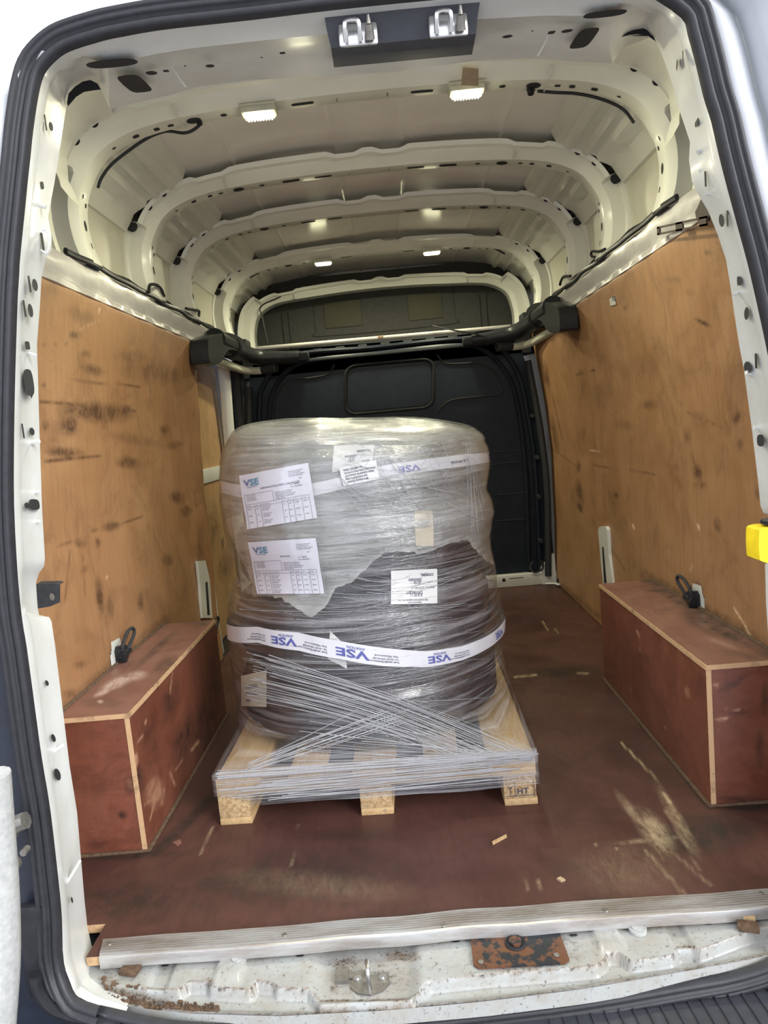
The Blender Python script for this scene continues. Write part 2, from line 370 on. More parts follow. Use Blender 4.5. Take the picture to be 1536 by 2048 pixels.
# floor board with the cut corner at the front left
FS = [('b', 560, 1760, 330, 60, -4, .55), ('b', 260, 1800, 120, 50, 0, .7), ('b', 1130, 1740, 60, 22, 0, .3), ('b', 1400, 1670, 130, 45, -6, .95), ('b', 1120, 1345, 90, 14, -4, .8), ('b', 250, 1712, 120, 9, -3, .9),
      ('b', 340, 1620, 12, 70, 30, .8), ('l', 318, 1700, 520, 1500, 9, .8), ('b', 690, 1670, 120, 18, 0, .4), ('l', 1420, 1612, 1536, 1612, 8, .9), ('l', 1215, 1355, 1418, 1612, 7, .85), ('l', 1200, 1235, 1110, 1165, 5, .8), ('b', 1250, 1500, 70, 14, 0, .4), ('b', 800, 1840, 300, 20, -4, .35), ('b', 1050, 1240, 60, 30, 0, .35)]
FWN = [('b', 1310, 1665, 26, 60, -38, .62), ('b', 1355, 1640, 12, 90, -30, .42), ('b', 1265, 1625, 10, 55, -38, .45), ('b', 1300, 1680, 80, 6, -6, .4), ('l', 1290, 1700, 1370, 1790, 3, .4), ('l', 1340, 1700, 1420, 1770, 2.5, .35), ('l', 1275, 1640, 1330, 1720, 2, .45), ('l', 1330, 1620, 1400, 1740, 2, .35),
       ('l', 1243, 1486, 1300, 1545, 1.6, 1), ('l', 1300, 1545, 1325, 1580, 1.6, 1), ('l', 1325, 1580, 1347, 1618, 1.6, 1), ('l', 1030, 1354, 1072, 1350, 2, .8), ('l', 1155, 1346, 1175, 1347, 2, .7), ('l', 598, 1650, 582, 1730, 1.2, .6), ('l', 425, 1655, 400, 1710, 1.2, .5),
       ('l', 1085, 1243, 1096, 1260, 1.2, .7), ('l', 1110, 1257, 1116, 1266, 1.2, .6), ('b', 640, 1770, 200, 30, 5, .12), ('l', 1040, 1735, 1055, 1780, 1.3, .5), ('l', 1075, 1750, 1085, 1800, 1, .4), ('l', 415, 1880, 560, 1870, 3, .2), ('b', 1260, 1740, 120, 60, 0, .14), ('l', 1190, 1690, 1190, 1692, 2, .9), ('l', 1230, 1698, 1236, 1698, 2, .9)]
def fkeep(x, y):
    if x < -.676 and y < .045: return False
    if x < -.66 and y < 0.012 and x < -.68: return False
    if x > .68 and y < .04: return False
    return True
fl = grid('floor', lambda x, y: (x, y, 0), lin(-.845, .845, .0065), lin(-.046, YB, .0072), 'floorply', FS, FWN, keep=fkeep, thick=.018, smooth=False, mats=['floorply', 'edge'])
tag(fl, kind='structure')

# side walls (shell behind the boards), upper skins
def shell(name, s):
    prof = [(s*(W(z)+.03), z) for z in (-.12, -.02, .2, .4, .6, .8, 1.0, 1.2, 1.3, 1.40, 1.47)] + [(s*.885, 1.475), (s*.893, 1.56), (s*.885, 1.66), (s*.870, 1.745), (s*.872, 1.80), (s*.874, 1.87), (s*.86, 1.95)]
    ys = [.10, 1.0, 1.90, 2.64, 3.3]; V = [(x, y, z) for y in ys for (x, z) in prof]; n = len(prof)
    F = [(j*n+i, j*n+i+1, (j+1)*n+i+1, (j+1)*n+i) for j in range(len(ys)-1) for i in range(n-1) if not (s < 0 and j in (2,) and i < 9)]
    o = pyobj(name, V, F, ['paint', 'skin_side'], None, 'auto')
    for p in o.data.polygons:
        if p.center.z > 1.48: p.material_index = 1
    md = o.modifiers.new('t', 'SOLIDIFY'); md.thickness = .004
    return tag(o, kind='structure')
shell('wall_left', -1); shell('wall_right', 1)
bm = bmesh.new(); box(bm, (0, 3.32, .9), (2.2, .02, 2.4)); box(bm, (0, 3.0, -.03), (2.2, .62, .02)); box(bm, (0, 3.0, 1.99), (2.0, .7, .01)); box(bm, (-1.06, 2.3, .7), (.02, 1.4, 1.8)); box(bm, (-.97, 1.86, .7), (.2, .02, 1.8))
for s in (-1, 1): box(bm, (s*.90, 2.0, 1.86), (.03, 2.6, .22))
tag(bmobj('trim_9', bm, 'skin', None, False), kind='structure')
# roof skin with pressed swages along the van
def roofz(x): return 1.945-.085*(abs(x)/.85)**2.6-.03*max(0, (abs(x)-.7)/.15)**2
xs = []
sw = [-.46, -.11, .12, .46]
for x in np.linspace(-.87, .87, 59): xs.append(x)
for c in sw: xs += [c-.012, c-.006, c, c+.006, c+.012]
xs = sorted(set(np.round(xs, 4)))
def rf(x, y):
    z = roofz(x)
    for c in sw:
        if abs(x-c) < .0115: z -= .005*(1-abs(x-c)/.012)
    return (x, y, z+.004*math.sin(x*9+y*3))
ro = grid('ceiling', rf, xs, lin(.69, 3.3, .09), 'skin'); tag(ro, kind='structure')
md = ro.modifiers.new('t', 'SOLIDIFY'); md.thickness = .004; md.offset = 1
# pressed cant rails at the roof corners, between the hoops
def cant(s, y0, y1, k):
    prof = [(.885, 1.715), (.862, 1.718), (.842, 1.748), (.828, 1.772), (.812, 1.782), (.785, 1.794), (.775, 1.812), (.752, 1.822), (.745, 1.814), (.735, 1.820), (.728, 1.834), (.700, 1.845), (.692, 1.838), (.680, 1.842), (.668, 1.860), (.645, 1.868), (.635, 1.89), (.62, 1.93)]
    bm = bmesh.new(); n = 12; rows = []
    for j in range(n+1):
        y = y0+(y1-y0)*j/n
        d = .006*math.sin(j/n*math.pi*3) if 0 < j < n else 0
        rows.append([bm.verts.new((s*(x+(d if 3 < i < 9 else 0)), y, z+(d if 3 < i < 9 else 0))) for i, (x, z) in enumerate(prof)])
    for j in range(n):
        for i in range(len(prof)-1): bm.faces.new((rows[j][i], rows[j][i+1], rows[j+1][i+1], rows[j+1][i]))
    yc = y0+.28*(y1-y0)
    hole(bm, (s*.745, yc, 1.826), (s*.03, 0, -.016), (0, 1, 0), .020, .032, 1)
    box(bm, (s*.79, (y0+y1)/2, 1.80), (.004, .10, .006), None, 0)
    o = bmobj('trim_%d' % k, bm, ['rib', 'hole']); return tag(o, kind='structure')
YR = [.736, 1.312, 1.823, 2.521]
k = 10
for s in (-1, 1):
    for a, b in ((.60, .70), (.80, 1.27), (1.38, 1.79), (1.89, 2.49), (2.59, 3.08)):
        cant(s, a, b, k); k += 1

# hoops
HP = [(.785, 1.488), (.803, 1.545), (.810, 1.61), (.803, 1.665), (.786, 1.705), (.762, 1.745), (.733, 1.776), (.690, 1.802), (.625, 1.825), (.53, 1.842), (.39, 1.854), (.234, 1.861), (.08, 1.864)]
def hoop(y0, k, rear=True, cable=False, kind='mid', HPp=None, wdt=.075):
    HPp = HPp or HP
    half = HPp
    P = [(-x, z) for x, z in half]+[(x, z) for x, z in reversed(half)]
    P = smooth_path(P, 5); n = len(P)
    ctr = np.array([0, 1.5])
    T = [P[min(i+1, n-1)]-P[max(i-1, 0)] for i in range(n)]
    N = []
    for t in T:
        t = t/np.linalg.norm(t); nn = np.array([-t[1], t[0]]); N.append(nn)      # outward
    bm = bmesh.new(); rows = []
    for i in range(n):
        p, nn = P[i], N[i]; x = p[0]; ax = abs(x)
        side = 1 if p[1] < 1.72 else 0
        h = .078 if side else (.050 if ax > .45 else .052)
        # lower web where the hoop stands clear of the skin
        if ax < .12 and .03 < ax: h -= .012
        if .50 < ax < .60 and not side: h -= .010
        prof = [(wdt+.03, h), (wdt+.022, h-.01), (wdt, .004), (wdt-.008, 0), (.010, .0), (0, .010), (-.018, .026), (-.022, h*.62), (-.034, h*.72), (-.040, h)]
        if side: prof = [(wdt+.03, h), (wdt+.022, h-.01), (wdt, .004), (wdt-.008, 0), (.010, .0), (0, .010), (-.010, .022), (-.012, h*.85), (-.03, h*.9), (-.034, h+.012)]
        rows.append([bm.verts.new((p[0]+nn[0]*q, y0+dy, p[1]+nn[1]*q)) for dy, q in prof])
    for i in range(n-1):
        for j in range(len(rows[0])-1): bm.faces.new((rows[i][j], rows[i][j+1], rows[i+1][j+1], rows[i+1][j]))
    def onp(x=None, z=None, s=1):
        best = min(range(n), key=lambda i: (abs(P[i][0]-x) if z is None else abs(P[i][1]-z)+(0 if P[i][0]*s > 0 else 9)))
        if z is None and 0 < best < n-1:
            j = best+1 if (P[best][0] < x) else best-1; a = (x-P[best][0])/(P[j][0]-P[best][0]+1e-9); a = min(max(a, 0), 1)
            return P[best]*(1-a)+P[j]*a, N[best], T[best]
        return P[best], N[best], T[best]
    ym = y0+wdt*.5+.004
    def cap(p, nn, t, w_, h_, sq=2, dy=0): hole(bm, (p[0]-nn[0]*.0014, ym+dy, p[1]-nn[1]*.0014), (t[0], 0, t[1]), (0, 1, 0), w_, h_, 1, sq)
    if kind == 'mid':
        for s in (-1, 1):
            L = [(.165, .062, .014, 6), (.385, .018, .016, 2), (.47, .040, .034, 2), (.535, .016, .012, 5), (.575, .016, .016, 5), (.635, .018, .016, 5), (.70, .012, .008, 2)]
            if not rear: L.append((.28, .062, .020, 6))
            for x, a, b, sq in L: cap(*onp(s*x), a, b, sq)
            cap(*onp(z=1.60, s=s), .030, .014); cap(*onp(z=1.545, s=s), .016, .005, 6, .01); cap(*onp(z=1.66, s=s), .012, .008, 3, .01); cap(*onp(z=1.675, s=s), .012, .006, 6, -.012)
            for x in (.07,): cap(*onp(s*x), .005, .005, 2, -.006); cap(*onp(s*x), .005, .005, 2, .006)
            # scallops cut in the rear web, at the cant rail
            for zx in (.70, .745): 
                p, nn, t = onp(s*zx); q = p+nn*.050
                hole(bm, (q[0], y0-.0345, q[1]), (t[0], 0, t[1]), (nn[0], 0, nn[1]), .026, .040, 1, 2.4)
            p, nn, t = onp(z=1.705, s=s); q = p+nn*.062
            hole(bm, (q[0], y0-.0360, q[1]), (t[0], 0, t[1]), (nn[0], 0, nn[1]), .036, .036, 1, 2.2)
    else:
        for x in np.linspace(-.55, .55, 10): cap(*onp(float(x)), .012, .010, 4)
    # joint lines of the pressings
    for s in (-1, 1):
        p, nn, t = onp(s*.505); 
        box(bm, (p[0]+nn[0]*.012, y0+.03, p[1]+nn[1]*.012), (.0025, .10, .026), None, 0, 0)
    o = bmobj('trim_%d' % k, bm, ['rib', 'hole']); return tag(o, kind='structure')
for i, y in enumerate(YR): hoop(y, i+1, rear=(i in (0, 3)))
HP5 = [(.770, 1.44), (.775, 1.55), (.765, 1.62), (.745, 1.675), (.70, 1.715), (.63, 1.745), (.53, 1.758), (.42, 1.765), (.25, 1.775), (.08, 1.780)]
hoop(3.02, 5, kind='arch', HPp=HP5, wdt=.10)

# rails under the upper skins: black strip, glossy band, cross straps
def rail(s, k, y1):
    bm = bmesh.new(); ys = lin(.12, y1, .05)
    prof = [(.885, 1.484), (.812, 1.484), (.802, 1.478), (.800, 1.455), (.806, 1.43), (.808, 1.415), (.800, 1.408), (.799, 1.392), (.82, 1.385)]
    rows = [[bm.verts.new((s*(x+.0022*math.sin(y*31+i*2)), y, z)) for i, (x, z) in enumerate(prof)] for y in ys]
    for j in range(len(ys)-1):
        for i in range(len(prof)-1):
            f = bm.faces.new((rows[j][i], rows[j][i+1], rows[j+1][i+1], rows[j+1][i])); f.material_index = 0
    o = bmobj('trim_%d' % k, bm, ['railband', 'black'])
    tag(o, kind='structure')
    bm = bmesh.new()
    P = [(s*(.796+.004*math.sin(y*23)), y, 1.488+.002*math.sin(y*17)) for y in lin(.60 if s < 0 else .66, y1, .04)]
    tube(bm, P, .0065, 8, sq=1.5)
    P = [(s*(.803+.003*math.sin(y*29)), y, 1.500+.003*math.sin(y*19)) for y in lin(.8, y1, .05)]
    tube(bm, P, .004, 6)
    c = bmobj('cable_strip', bm, 'black')
    tag(c, 'black cable strip along the top of the %s side rail' % ('left' if s < 0 else 'right'), 'cable')
rail(-1, 6, 2.62); rail(1, 7, 2.66)

# plywood side boards
LS = [('b', 190, 825, 75, 22, 4, 1.0), ('b', 140, 850, 22, 26, 60, .9), ('b', 250, 822, 16, 14, 0, .9), ('b', 92, 852, 10, 12, 0, .8), ('b', 130, 905, 40, 12, 5, .95), ('b', 185, 740, 26, 12, 15, .9), ('b', 150, 670, 14, 10, 0, .75), ('b', 172, 708, 12, 8, 0, .6),
      ('b', 355, 995, 18, 14, 30, .8), ('b', 372, 1022, 14, 12, -30, .8), ('b', 222, 1053, 24, 9, -12, .95), ('b', 160, 1085, 14, 11, 30, .7), ('b', 196, 1085, 7, 12, 0, .7), ('b', 190, 1060, 14, 5, -8, .7), ('b', 200, 1195, 9, 44, -4, .9), ('b', 220, 1215, 8, 24, -10, .6), ('b', 281, 1203, 7, 20, -4, .9), ('b', 168, 1140, 14, 6, -50, .6),
      ('b', 335, 1120, 12, 14, 0, .7), ('b', 265, 715, 40, 16, 5, .5), ('b', 300, 745, 70, 24, 10, .5), ('b', 255, 925, 26, 14, 0, .75), ('b', 330, 860, 12, 10, 0, .55), ('b', 270, 880, 60, 12, 10, .4), ('b', 88, 770, 5, 7, 0, .8), ('b', 160, 630, 40, 16, 20, .45), ('b', 100, 580, 22, 20, 0, .35), ('b', 350, 890, 20, 10, -10, .6), ('b', 350, 750, 14, 18, 0, .5),
      ('l', 82, 803, 270, 822, 2.5, .8), ('l', 130, 760, 280, 773, 1.6, .7), ('l', 90, 922, 160, 915, 3, .9), ('l', 160, 915, 200, 912, 2, .8), ('l', 100, 1095, 170, 1078, 1.5, .6), ('l', 230, 1050, 285, 1033, 1.6, .7), ('l', 85, 690, 135, 688, 1, .5), ('l', 140, 1100, 130, 1200, 1.2, .5), ('l', 165, 1110, 170, 1190, 1.5, .5),
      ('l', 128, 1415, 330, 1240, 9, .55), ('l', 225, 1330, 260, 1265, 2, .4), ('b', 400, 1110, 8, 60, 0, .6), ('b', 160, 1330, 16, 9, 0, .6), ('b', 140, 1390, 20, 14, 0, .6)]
LWN = [('l', 200, 617, 198, 622, 2, .9), ('b', 214, 1155, 3, 4, 0, .8), ('l', 158, 660, 200, 640, 1, .3)]
def yend(z): return float(np.interp(z, [0, .2, .45, .82, 1.1, 1.25, 1.39], [1.78, 1.80, 1.87, 1.88, 1.86, 1.80, 1.70]))
gl_ = grid('plywood_lining', lambda t, z: (-W(z), .06+(yend(z)-.06)*t, z), np.linspace(0, 1, 230), lin(0, 1.393, .008), 'ply', LS, LWN, keep=lambda t, z: not (.67 < .06+(yend(z)-.06)*t < .755 and .345 < z < .415-abs(.06+(yend(z)-.06)*t-.71)*.9), thick=.012, mats=['ply', 'edge'])
tag(gl_, 'stained plywood lining board on the left wall, dark smears across its middle', 'wall board')
RS = [('b', 1405, 645, 20, 5, 25, 1.0), ('b', 1475, 835, 7, 16, 25, 1.0), ('b', 1395, 945, 10, 22, -15, .85), ('b', 1400, 970, 14, 8, 0, .7), ('b', 1160, 985, 8, 30, -10, .8), ('b', 1160, 1015, 6, 12, -20, 1), ('b', 1157, 935, 5, 12, 0, .9), ('b', 1232, 990, 8, 5, 20, 1), ('b', 1160, 747, 10, 3, -20, 1), ('b', 1186, 740, 6, 3, -30, 1), ('b', 1092, 750, 7, 34, -12, .85), ('b', 1300, 810, 18, 10, 0, .6), ('b', 1435, 1050, 8, 18, -8, .8),
      ('b', 1375, 870, 8, 20, -8, .5), ('b', 1250, 615, 6, 5, 0, .7), ('b', 1345, 560, 22, 8, 0, .4), ('b', 1380, 585, 12, 8, 0, .4), ('b', 1290, 730, 50, 30, -20, .3), ('b', 1200, 790, 16, 30, 0, .35), ('b', 1415, 505, 10, 6, 0, .5), ('b', 1110, 870, 6, 40, -8, .6), ('b', 1480, 890, 7, 16, 0, .5), ('b', 1515, 985, 6, 16, 0, .7), ('b', 1250, 850, 30, 12, 10, .3),
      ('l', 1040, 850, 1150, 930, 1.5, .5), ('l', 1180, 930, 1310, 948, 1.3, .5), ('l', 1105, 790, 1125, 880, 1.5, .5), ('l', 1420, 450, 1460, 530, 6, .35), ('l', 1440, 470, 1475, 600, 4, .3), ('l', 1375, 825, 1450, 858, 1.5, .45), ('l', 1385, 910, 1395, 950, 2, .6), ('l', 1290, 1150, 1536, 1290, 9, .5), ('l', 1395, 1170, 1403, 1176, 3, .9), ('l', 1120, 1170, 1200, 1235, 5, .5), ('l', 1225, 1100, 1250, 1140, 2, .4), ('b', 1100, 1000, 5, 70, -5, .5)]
RWN = [('l', 1469, 1218, 1490, 1250, 1.6, .9), ('l', 1490, 1250, 1506, 1285, 1.6, .9), ('l', 1180, 900, 1200, 902, 1, .6), ('l', 1266, 1050, 1268, 1056, 1.6, 1), ('l', 1396, 1050, 1398, 1056, 1.6, 1), ('l', 1385, 1130, 1380, 1140, 1.5, .6)]
gr_ = grid('plywood_lining', lambda y, z: (W(z), y, z), lin(.06, YB, .008), lin(0, 1.393, .008), 'ply', RS, RWN, keep=lambda y, z: not (.74 < y < .84 and .345 < z < .42-abs(y-.79)*.8) and not (y > 2.6 and z < .03), thick=-.012, mats=['ply', 'edge'])
tag(gr_, 'long plywood lining board on the right wall, with a small white sticker near its top', 'wall board')

# slot pillars seen through the gaps in the boards
def slotpillar(s, y0, y1, ztop, k):
    bm = bmesh.new(); z0 = .0
    xo = .849
    prism(bm, [at(u, v, 0, xo) for u, v in ((1196, 1060), (1199, 1053), (1211, 1053), (1214, 1060), (1217, 1110), (1226, 1168), (1206, 1168), (1201, 1120))], (.014, 0, 0))
    prism(bm, [at(u, v, 0, xo-.0006) for u, v in ((1204, 1094), (1207, 1094), (1213, 1166), (1208, 1166))], (.0004, 0, 0), 1)
    return tag(bmobj('trim_%d' % k, bm, ['paint', 'hole'], None, False), kind='structure')
slotpillar(1, 1.60, 1.70, .55, 25)
bm = bmesh.new()
A = [at(u, v, 0, -.849) for u, v in ((396, 1122), (411, 1121), (420, 1160), (425, 1236), (405, 1236), (401, 1170))]
prism(bm, A, (-.012, 0, 0)); prism(bm, [at(u, v, 0, -.8484) for u, v in ((411, 1165), (415, 1163), (420, 1230), (415, 1230))], (-.0004, 0, 0), 1)
tag(bmobj('trim_26', bm, ['paint', 'hole'], None, False), kind='structure')

# sliding door inner side (left, beyond the board)
door = empty('door_2', (-.93, 2.2, 0)); tag(door, kind='structure')
grid('door_board', lambda y, z: (-.935+.0*z, y, z), lin(1.70, 2.62, .02), lin(.84, 1.36, .02), 'ply_dim', (), (), door)
grid('door_board', lambda y, z: (-.925, y, z), lin(1.70, 2.62, .01), lin(0, .77, .01), 'ply_dim', [('b', 425, 1060, 20, 60, 0, .6), ('b', 445, 1090, 4, 20, 0, .9), ('b', 450, 1130, 20, 40, 0, .6)], (), door)
bm = bmesh.new(); box(bm, (-.93, 2.16, .805), (.03, .95, .07), None, .008); cyl(bm, (-.912, 1.9, .80), (-.908, 1.9, .80), .006)
for y in (1.78, 1.9): hole(bm, (-.9235, y, .75), (0, 1, 0), (0, 0, 1), .012, .016, 1)
bmobj('door_rail', bm, ['paint', 'hole'], door)
bm = bmesh.new()
P = smooth_path([(-.86, 2.50, 1.37), (-.865, 2.53, 1.33), (-.875, 2.55, 1.20), (-.885, 2.56, 1.0), (-.89, 2.56, .6), (-.885, 2.56, 0)], 4)
tube(bm, P, .032, 10, sq=.8)
tag(bmobj('trim_27', bm, 'paint'), kind='structure')
bm = bmesh.new(); tube(bm, [tuple(np.array(p)+np.array((.045, .07, 0))) for p in P], .028, 8)
tag(bmobj('trim_28', bm, 'black'), kind='structure')
bm = bmesh.new()
P = [(-.80, y, 1.385) for y in (1.85, 2.2, 2.55)]; tube(bm, [(-.825, 1.85, 1.375), (-.83, 2.2, 1.375), (-.835, 2.6, 1.37)], .016, 8)
tube(bm, [(-.85, 1.8, 1.365), (-.865, 2.6, 1.36)], .008, 6)
for y in (1.86, 2.18): cyl(bm, (-.86, y, 1.355), (-.85, y, 1.33), .012, 10)
tag(bmobj('door_runner', bm, 'dsteel'), 'grey sliding door runner rail under the left black duct', 'rail')
bm = bmesh.new(); box(bm, (-.89, 2.2, -.02), (.14, 1.0, .03)); box(bm, (-.97, 2.2, .7), (.02, 1.2, 1.5)); 
tag(bmobj('trim_29', bm, 'black'), kind='structure')

# ---------------------------------------------------------------- bulkhead
bk = empty('wall_back', (0, YB, 0)); tag(bk, kind='structure')
def bp(u, v, y=YB): return at(u, v, 1, y)
outl = [(498, 1180), (496, 850), (500, 745), (515, 712), (545, 700), (770, 684), (1000, 662), (1040, 690), (1056, 740), (1085, 880), (1100, 1000), (1106, 1105), (1085, 1138), (1085, 1150), (800, 1185)]
bm = bmesh.new(); prism(bm, [bp(u, v, YB+.02) for u, v in outl], (0, .03, 0)); bmobj('bulkhead_panel', bm, 'bulk', bk, False)
bm = bmesh.new()
arch = smooth_path([bp(u, v, YB+.01) for u, v in [(535, 1150), (536, 900), (538, 835), (545, 786), (575, 742), (622, 721), (743, 708), (907, 691), (966, 700), (1012, 745), (1036, 813), (1052, 950), (1058, 1140)]], 5)
tube(bm, arch, .020, 8, sq=.7)
arch2 = smooth_path([bp(u, v, YB+.005) for u, v in [(520, 1150), (518, 830), (528, 770), (560, 722), (620, 705), (743, 696), (905, 679), (985, 684), (1035, 745), (1056, 830), (1072, 950), (1080, 1140)]], 5)
tube(bm, arch2, .014, 8)
bmobj('pressed_frame', bm, 'bulk', bk)
bm = bmesh.new()
def gro(L, r=.006): tube(bm, smooth_path([bp(u, v, YB+.018) for u, v in L], 5), r, 6)
gro([(669, 729), (655, 748), (620, 756), (579, 760), (560, 786), (553, 822), (552, 1000)])
gro([(874, 709), (890, 726), (925, 727), (956, 726), (983, 742), (998, 765), (1004, 780), (996, 790), (950, 794), (905, 800), (885, 812), (874, 826)])
gro([(985, 905), (1040, 902)], .004); gro([(985, 930), (1050, 930), (1062, 1000)], .004); gro([(995, 990), (1055, 985)], .004); gro([(995, 1042), (1080, 1036)], .004)
bmobj('pressed_seam', bm, 'hole', bk)
def rrect(u0, v0, u1, v1, r, y, sk=-.09, n=6):
    o = []
    for cu, cv, a0 in ((u1-r, v0+r, -90), (u1-r, v1-r, 0), (u0+r, v1-r, 90), (u0+r, v0+r, 180)):
        for k_ in range(n+1):
            a = math.radians(a0+90*k_/n); u = cu+r*math.cos(a); v = cv+r*math.sin(a)
            o.append(bp(u, v+sk*(u-778), y))
    return o
bm = bmesh.new()
a_ = rrect(690, 724, 868, 822, 22, YB+.012); b_ = rrect(700, 733, 856, 812, 16, YB+.03)
tube(bm, a_, .008, 6, closed=True)
va = [bm.verts.new(p) for p in a_]; vb = [bm.verts.new(p) for p in b_]
for i in range(len(va)): bm.faces.new((va[i], va[(i+1) % len(va)], vb[(i+1) % len(va)], vb[i]))
bmobj('window_frame', bm, 'black', bk)
bm = bmesh.new(); bm.faces.new([bm.verts.new(p) for p in rrect(696, 729, 862, 817, 20, YB+.016)])
bmobj('window_panel', bm, 'bulk', bk, False)
# padded black columns beside the bulkhead
bm = bmesh.new()
for s in (-1, 1):
    P = [(s*.80, 2.66, .05), (s*.825, 2.66, .5), (s*.815, 2.66, .8), (s*.79, 2.66, 1.05), (s*.765, 2.66, 1.25)]
    tube(bm, smooth_path(P, 4), .026, 10, sq=.7)
    for z in (.25, .5, .72, .95): cyl(bm, (s*(W(z)-.085), 2.70, z), (s*(W(z)-.085), 2.655, z), .012, 10)
bmobj('side_padding', bm, 'blackmatt', bk)
bm = bmesh.new()
box(bm, (0, YB-.01, .035), (1.70, .05, .07), None, .006)
prism(bm, [(.845, YB-.036, .0), (.845, YB-.036, .17), (.83, YB-.036, .17), (.765, YB-.036, .09), (.765, YB-.036, .0)], (0, .03, 0))
for x in (-.3, .1, .55): cyl(bm, (x, YB-.04, .045), (x, YB-.035, .045), .010, 10, mi=1)
for x in (.45, .62): box(bm, (x, YB-.0355, .05), (.08, .002, .004), None, 0, 1)
bmobj('floor_beam', bm, ['paint', 'hole'], bk)
bm = bmesh.new()
tube(bm, smooth_path([(.72, 2.66, .14), (.70, 2.65, .11), (.72, 2.64, .08), (.76, 2.64, .09), (.775, 2.65, .12), (.765, 2.66, .14)], 4), .006, 6)
tag(bmobj('cable_loop', bm, 'black'), 'small black cable loop at the foot of the bulkhead on the right', 'cable')
bm = bmesh.new(); tube(bm, smooth_path([(.78, 2.63, .012), (.82, 2.60, .016), (.845, 2.57, .012)], 4), .012, 8, sq=.5)
tag(bmobj('plastic_wedge', bm, 'tapewhite'), 'white plastic wedge on the floor in the far right corner', 'wedge')

# overhead space above the bulkhead
bm = bmesh.new()
box(bm, (0, 3.24, 1.62), (1.75, .02, .60)); box(bm, (0, 2.97, 1.41), (1.66, .50, .02))
oh = bmobj('overhead_lining', bm, 'headlin'); oh.name = 'trim_30'; tag(oh, kind='structure')
bm = bmesh.new()
for x0, x1 in ((-.36, -.13), (.16, .37)): box(bm, ((x0+x1)/2, 3.226, 1.68), (x1-x0, .006, .16), None, .003)
bmobj('lining_patch', bm, 'headpatch', oh)
bm = bmesh.new(); 
for L in ([(-.42, 1.76), (-.42, 1.60), (-.38, 1.56), (.40, 1.56), (.44, 1.60), (.44, 1.76)],): tube(bm, smooth_path([(x, 3.228, z) for x, z in L], 4), .005, 6)
for x in (-.62, -.58, .60, .64): tube(bm, [(x, 3.225, 1.45), (x, 3.225, 1.72)], .006, 6)
bmobj('lining_bead', bm, 'headlin', oh)
bm = bmesh.new()
prism(bm, [(-.80, 2.72, 1.30), (.80, 2.72, 1.30), (.80, 2.72, 1.44), (-.80, 2.72, 1.44)], (0, .04, 0))
for x in np.linspace(-.5, .5, 9): box(bm, (x, 2.715, 1.415), (.05, .012, .02), None, .002)
box(bm, (0, 2.70, 1.365), (1.2, .02, .015), None, .003)
cb = bmobj('black_cross_member', bm, 'blackmatt'); cb.name = 'trim_31'; tag(cb, kind='structure')
bm = bmesh.new()
pa, pb = Vector(at(513, 697, 1, 2.62)), Vector(at(1022, 653, 1, 2.62)); d = pb-pa
q = Matrix.Rotation(math.atan2(d.z, d.x), 4, 'Y').inverted()
box(bm, (pa+pb)/2, (d.length, .022, .018), Matrix.Rotation(-math.atan2(d.z, d.x), 4, 'Y'), .002)
box(bm, (pa+pb)/2+Vector((0, -.0115, 0)), (d.length, .002, .003), Matrix.Rotation(-math.atan2(d.z, d.x), 4, 'Y'))
bar = bmobj('cross_bar', bm, 'whitebar'); tag(bar, 'long white metal cross bar spanning above the black bulkhead', 'bar')
bm = bmesh.new(); p = pa.lerp(pb, .49); box(bm, p+Vector((0, -.013, .002)), (.03, .003, .016), None, .001); bmobj('tape_scrap', bm, 'brown_tape', bar)
# black ducts turning off the rails onto the cross member
def duct(s, wing, lab):
    r = empty('roof_duct', (s*.78, 2.1, 1.42), lab, 'duct')
    bm = bmesh.new(); P = smooth_path([(s*.765, 1.98, 1.425), (s*.765, 2.25, 1.425), (s*.755, 2.48, 1.42), (s*.70, 2.60, 1.40), (s*.60, 2.63, 1.39), (s*.47, 2.64, 1.385)], 5)
    tube(bm, P, [.05-.012*i/len(P) for i in range(len(P))], 14); bmobj('duct_pipe', bm, 'black', r)
    bm = bmesh.new()
    for y in (2.28, 2.31): 
        res = [(s*.765+.052*math.cos(a), y, 1.425+.052*math.sin(a)) for a in np.linspace(0, 2*math.pi, 17)[:-1]]; tube(bm, res, .004, 6, closed=True)
    bmobj('cable_tie', bm, 'blackmatt', r)
    A = smooth_path([at(u, v, 0, s*.80) for u, v in wing], 3, True)
    bm = bmesh.new(); prism(bm, A, (-s*.075, 0, 0))
    bmesh.ops.bevel(bm, geom=[e for e in bm.edges if abs(e.calc_face_angle(0)) > 1.0], offset=.012, segments=3, affect='EDGES')
    bmobj('duct_mouth', bm, 'black', r)
    bm = bmesh.new(); tube(bm, smooth_path([(s*.815, 2.1, 1.35), (s*.80, 2.35, 1.345), (s*.775, 2.55, 1.335), (s*.72, 2.64, 1.33), (s*.655, 2.665, 1.335)], 5), .021, 12)
    bmobj('pale_pipe', bm, 'lamp_body', r)
    bm = bmesh.new(); cyl(bm, (s*.60, 2.62, 1.335), (s*.68, 2.655, 1.335), .026, 14); bmobj('end_clamp', bm, 'blackmatt', r)
    bm = bmesh.new(); box(bm, (s*.78, 2.62, 1.46), (.09, .12, .07), None, .008); bmobj('corner_cover', bm, 'blackmatt', r)
    bm = bmesh.new(); box(bm, (s*.47, 2.66, 1.385), (.1, .04, .05), None, .01); bmobj('duct_clip', bm, 'blackmatt', r)
duct(-1, [(380, 690), (384, 679), (399, 673), (424, 668), (455, 680), (468, 700), (451, 705), (430, 702), (419, 710), (409, 727), (388, 733), (382, 718)], 'black roof duct with flared mouth at the far end of the left rail')
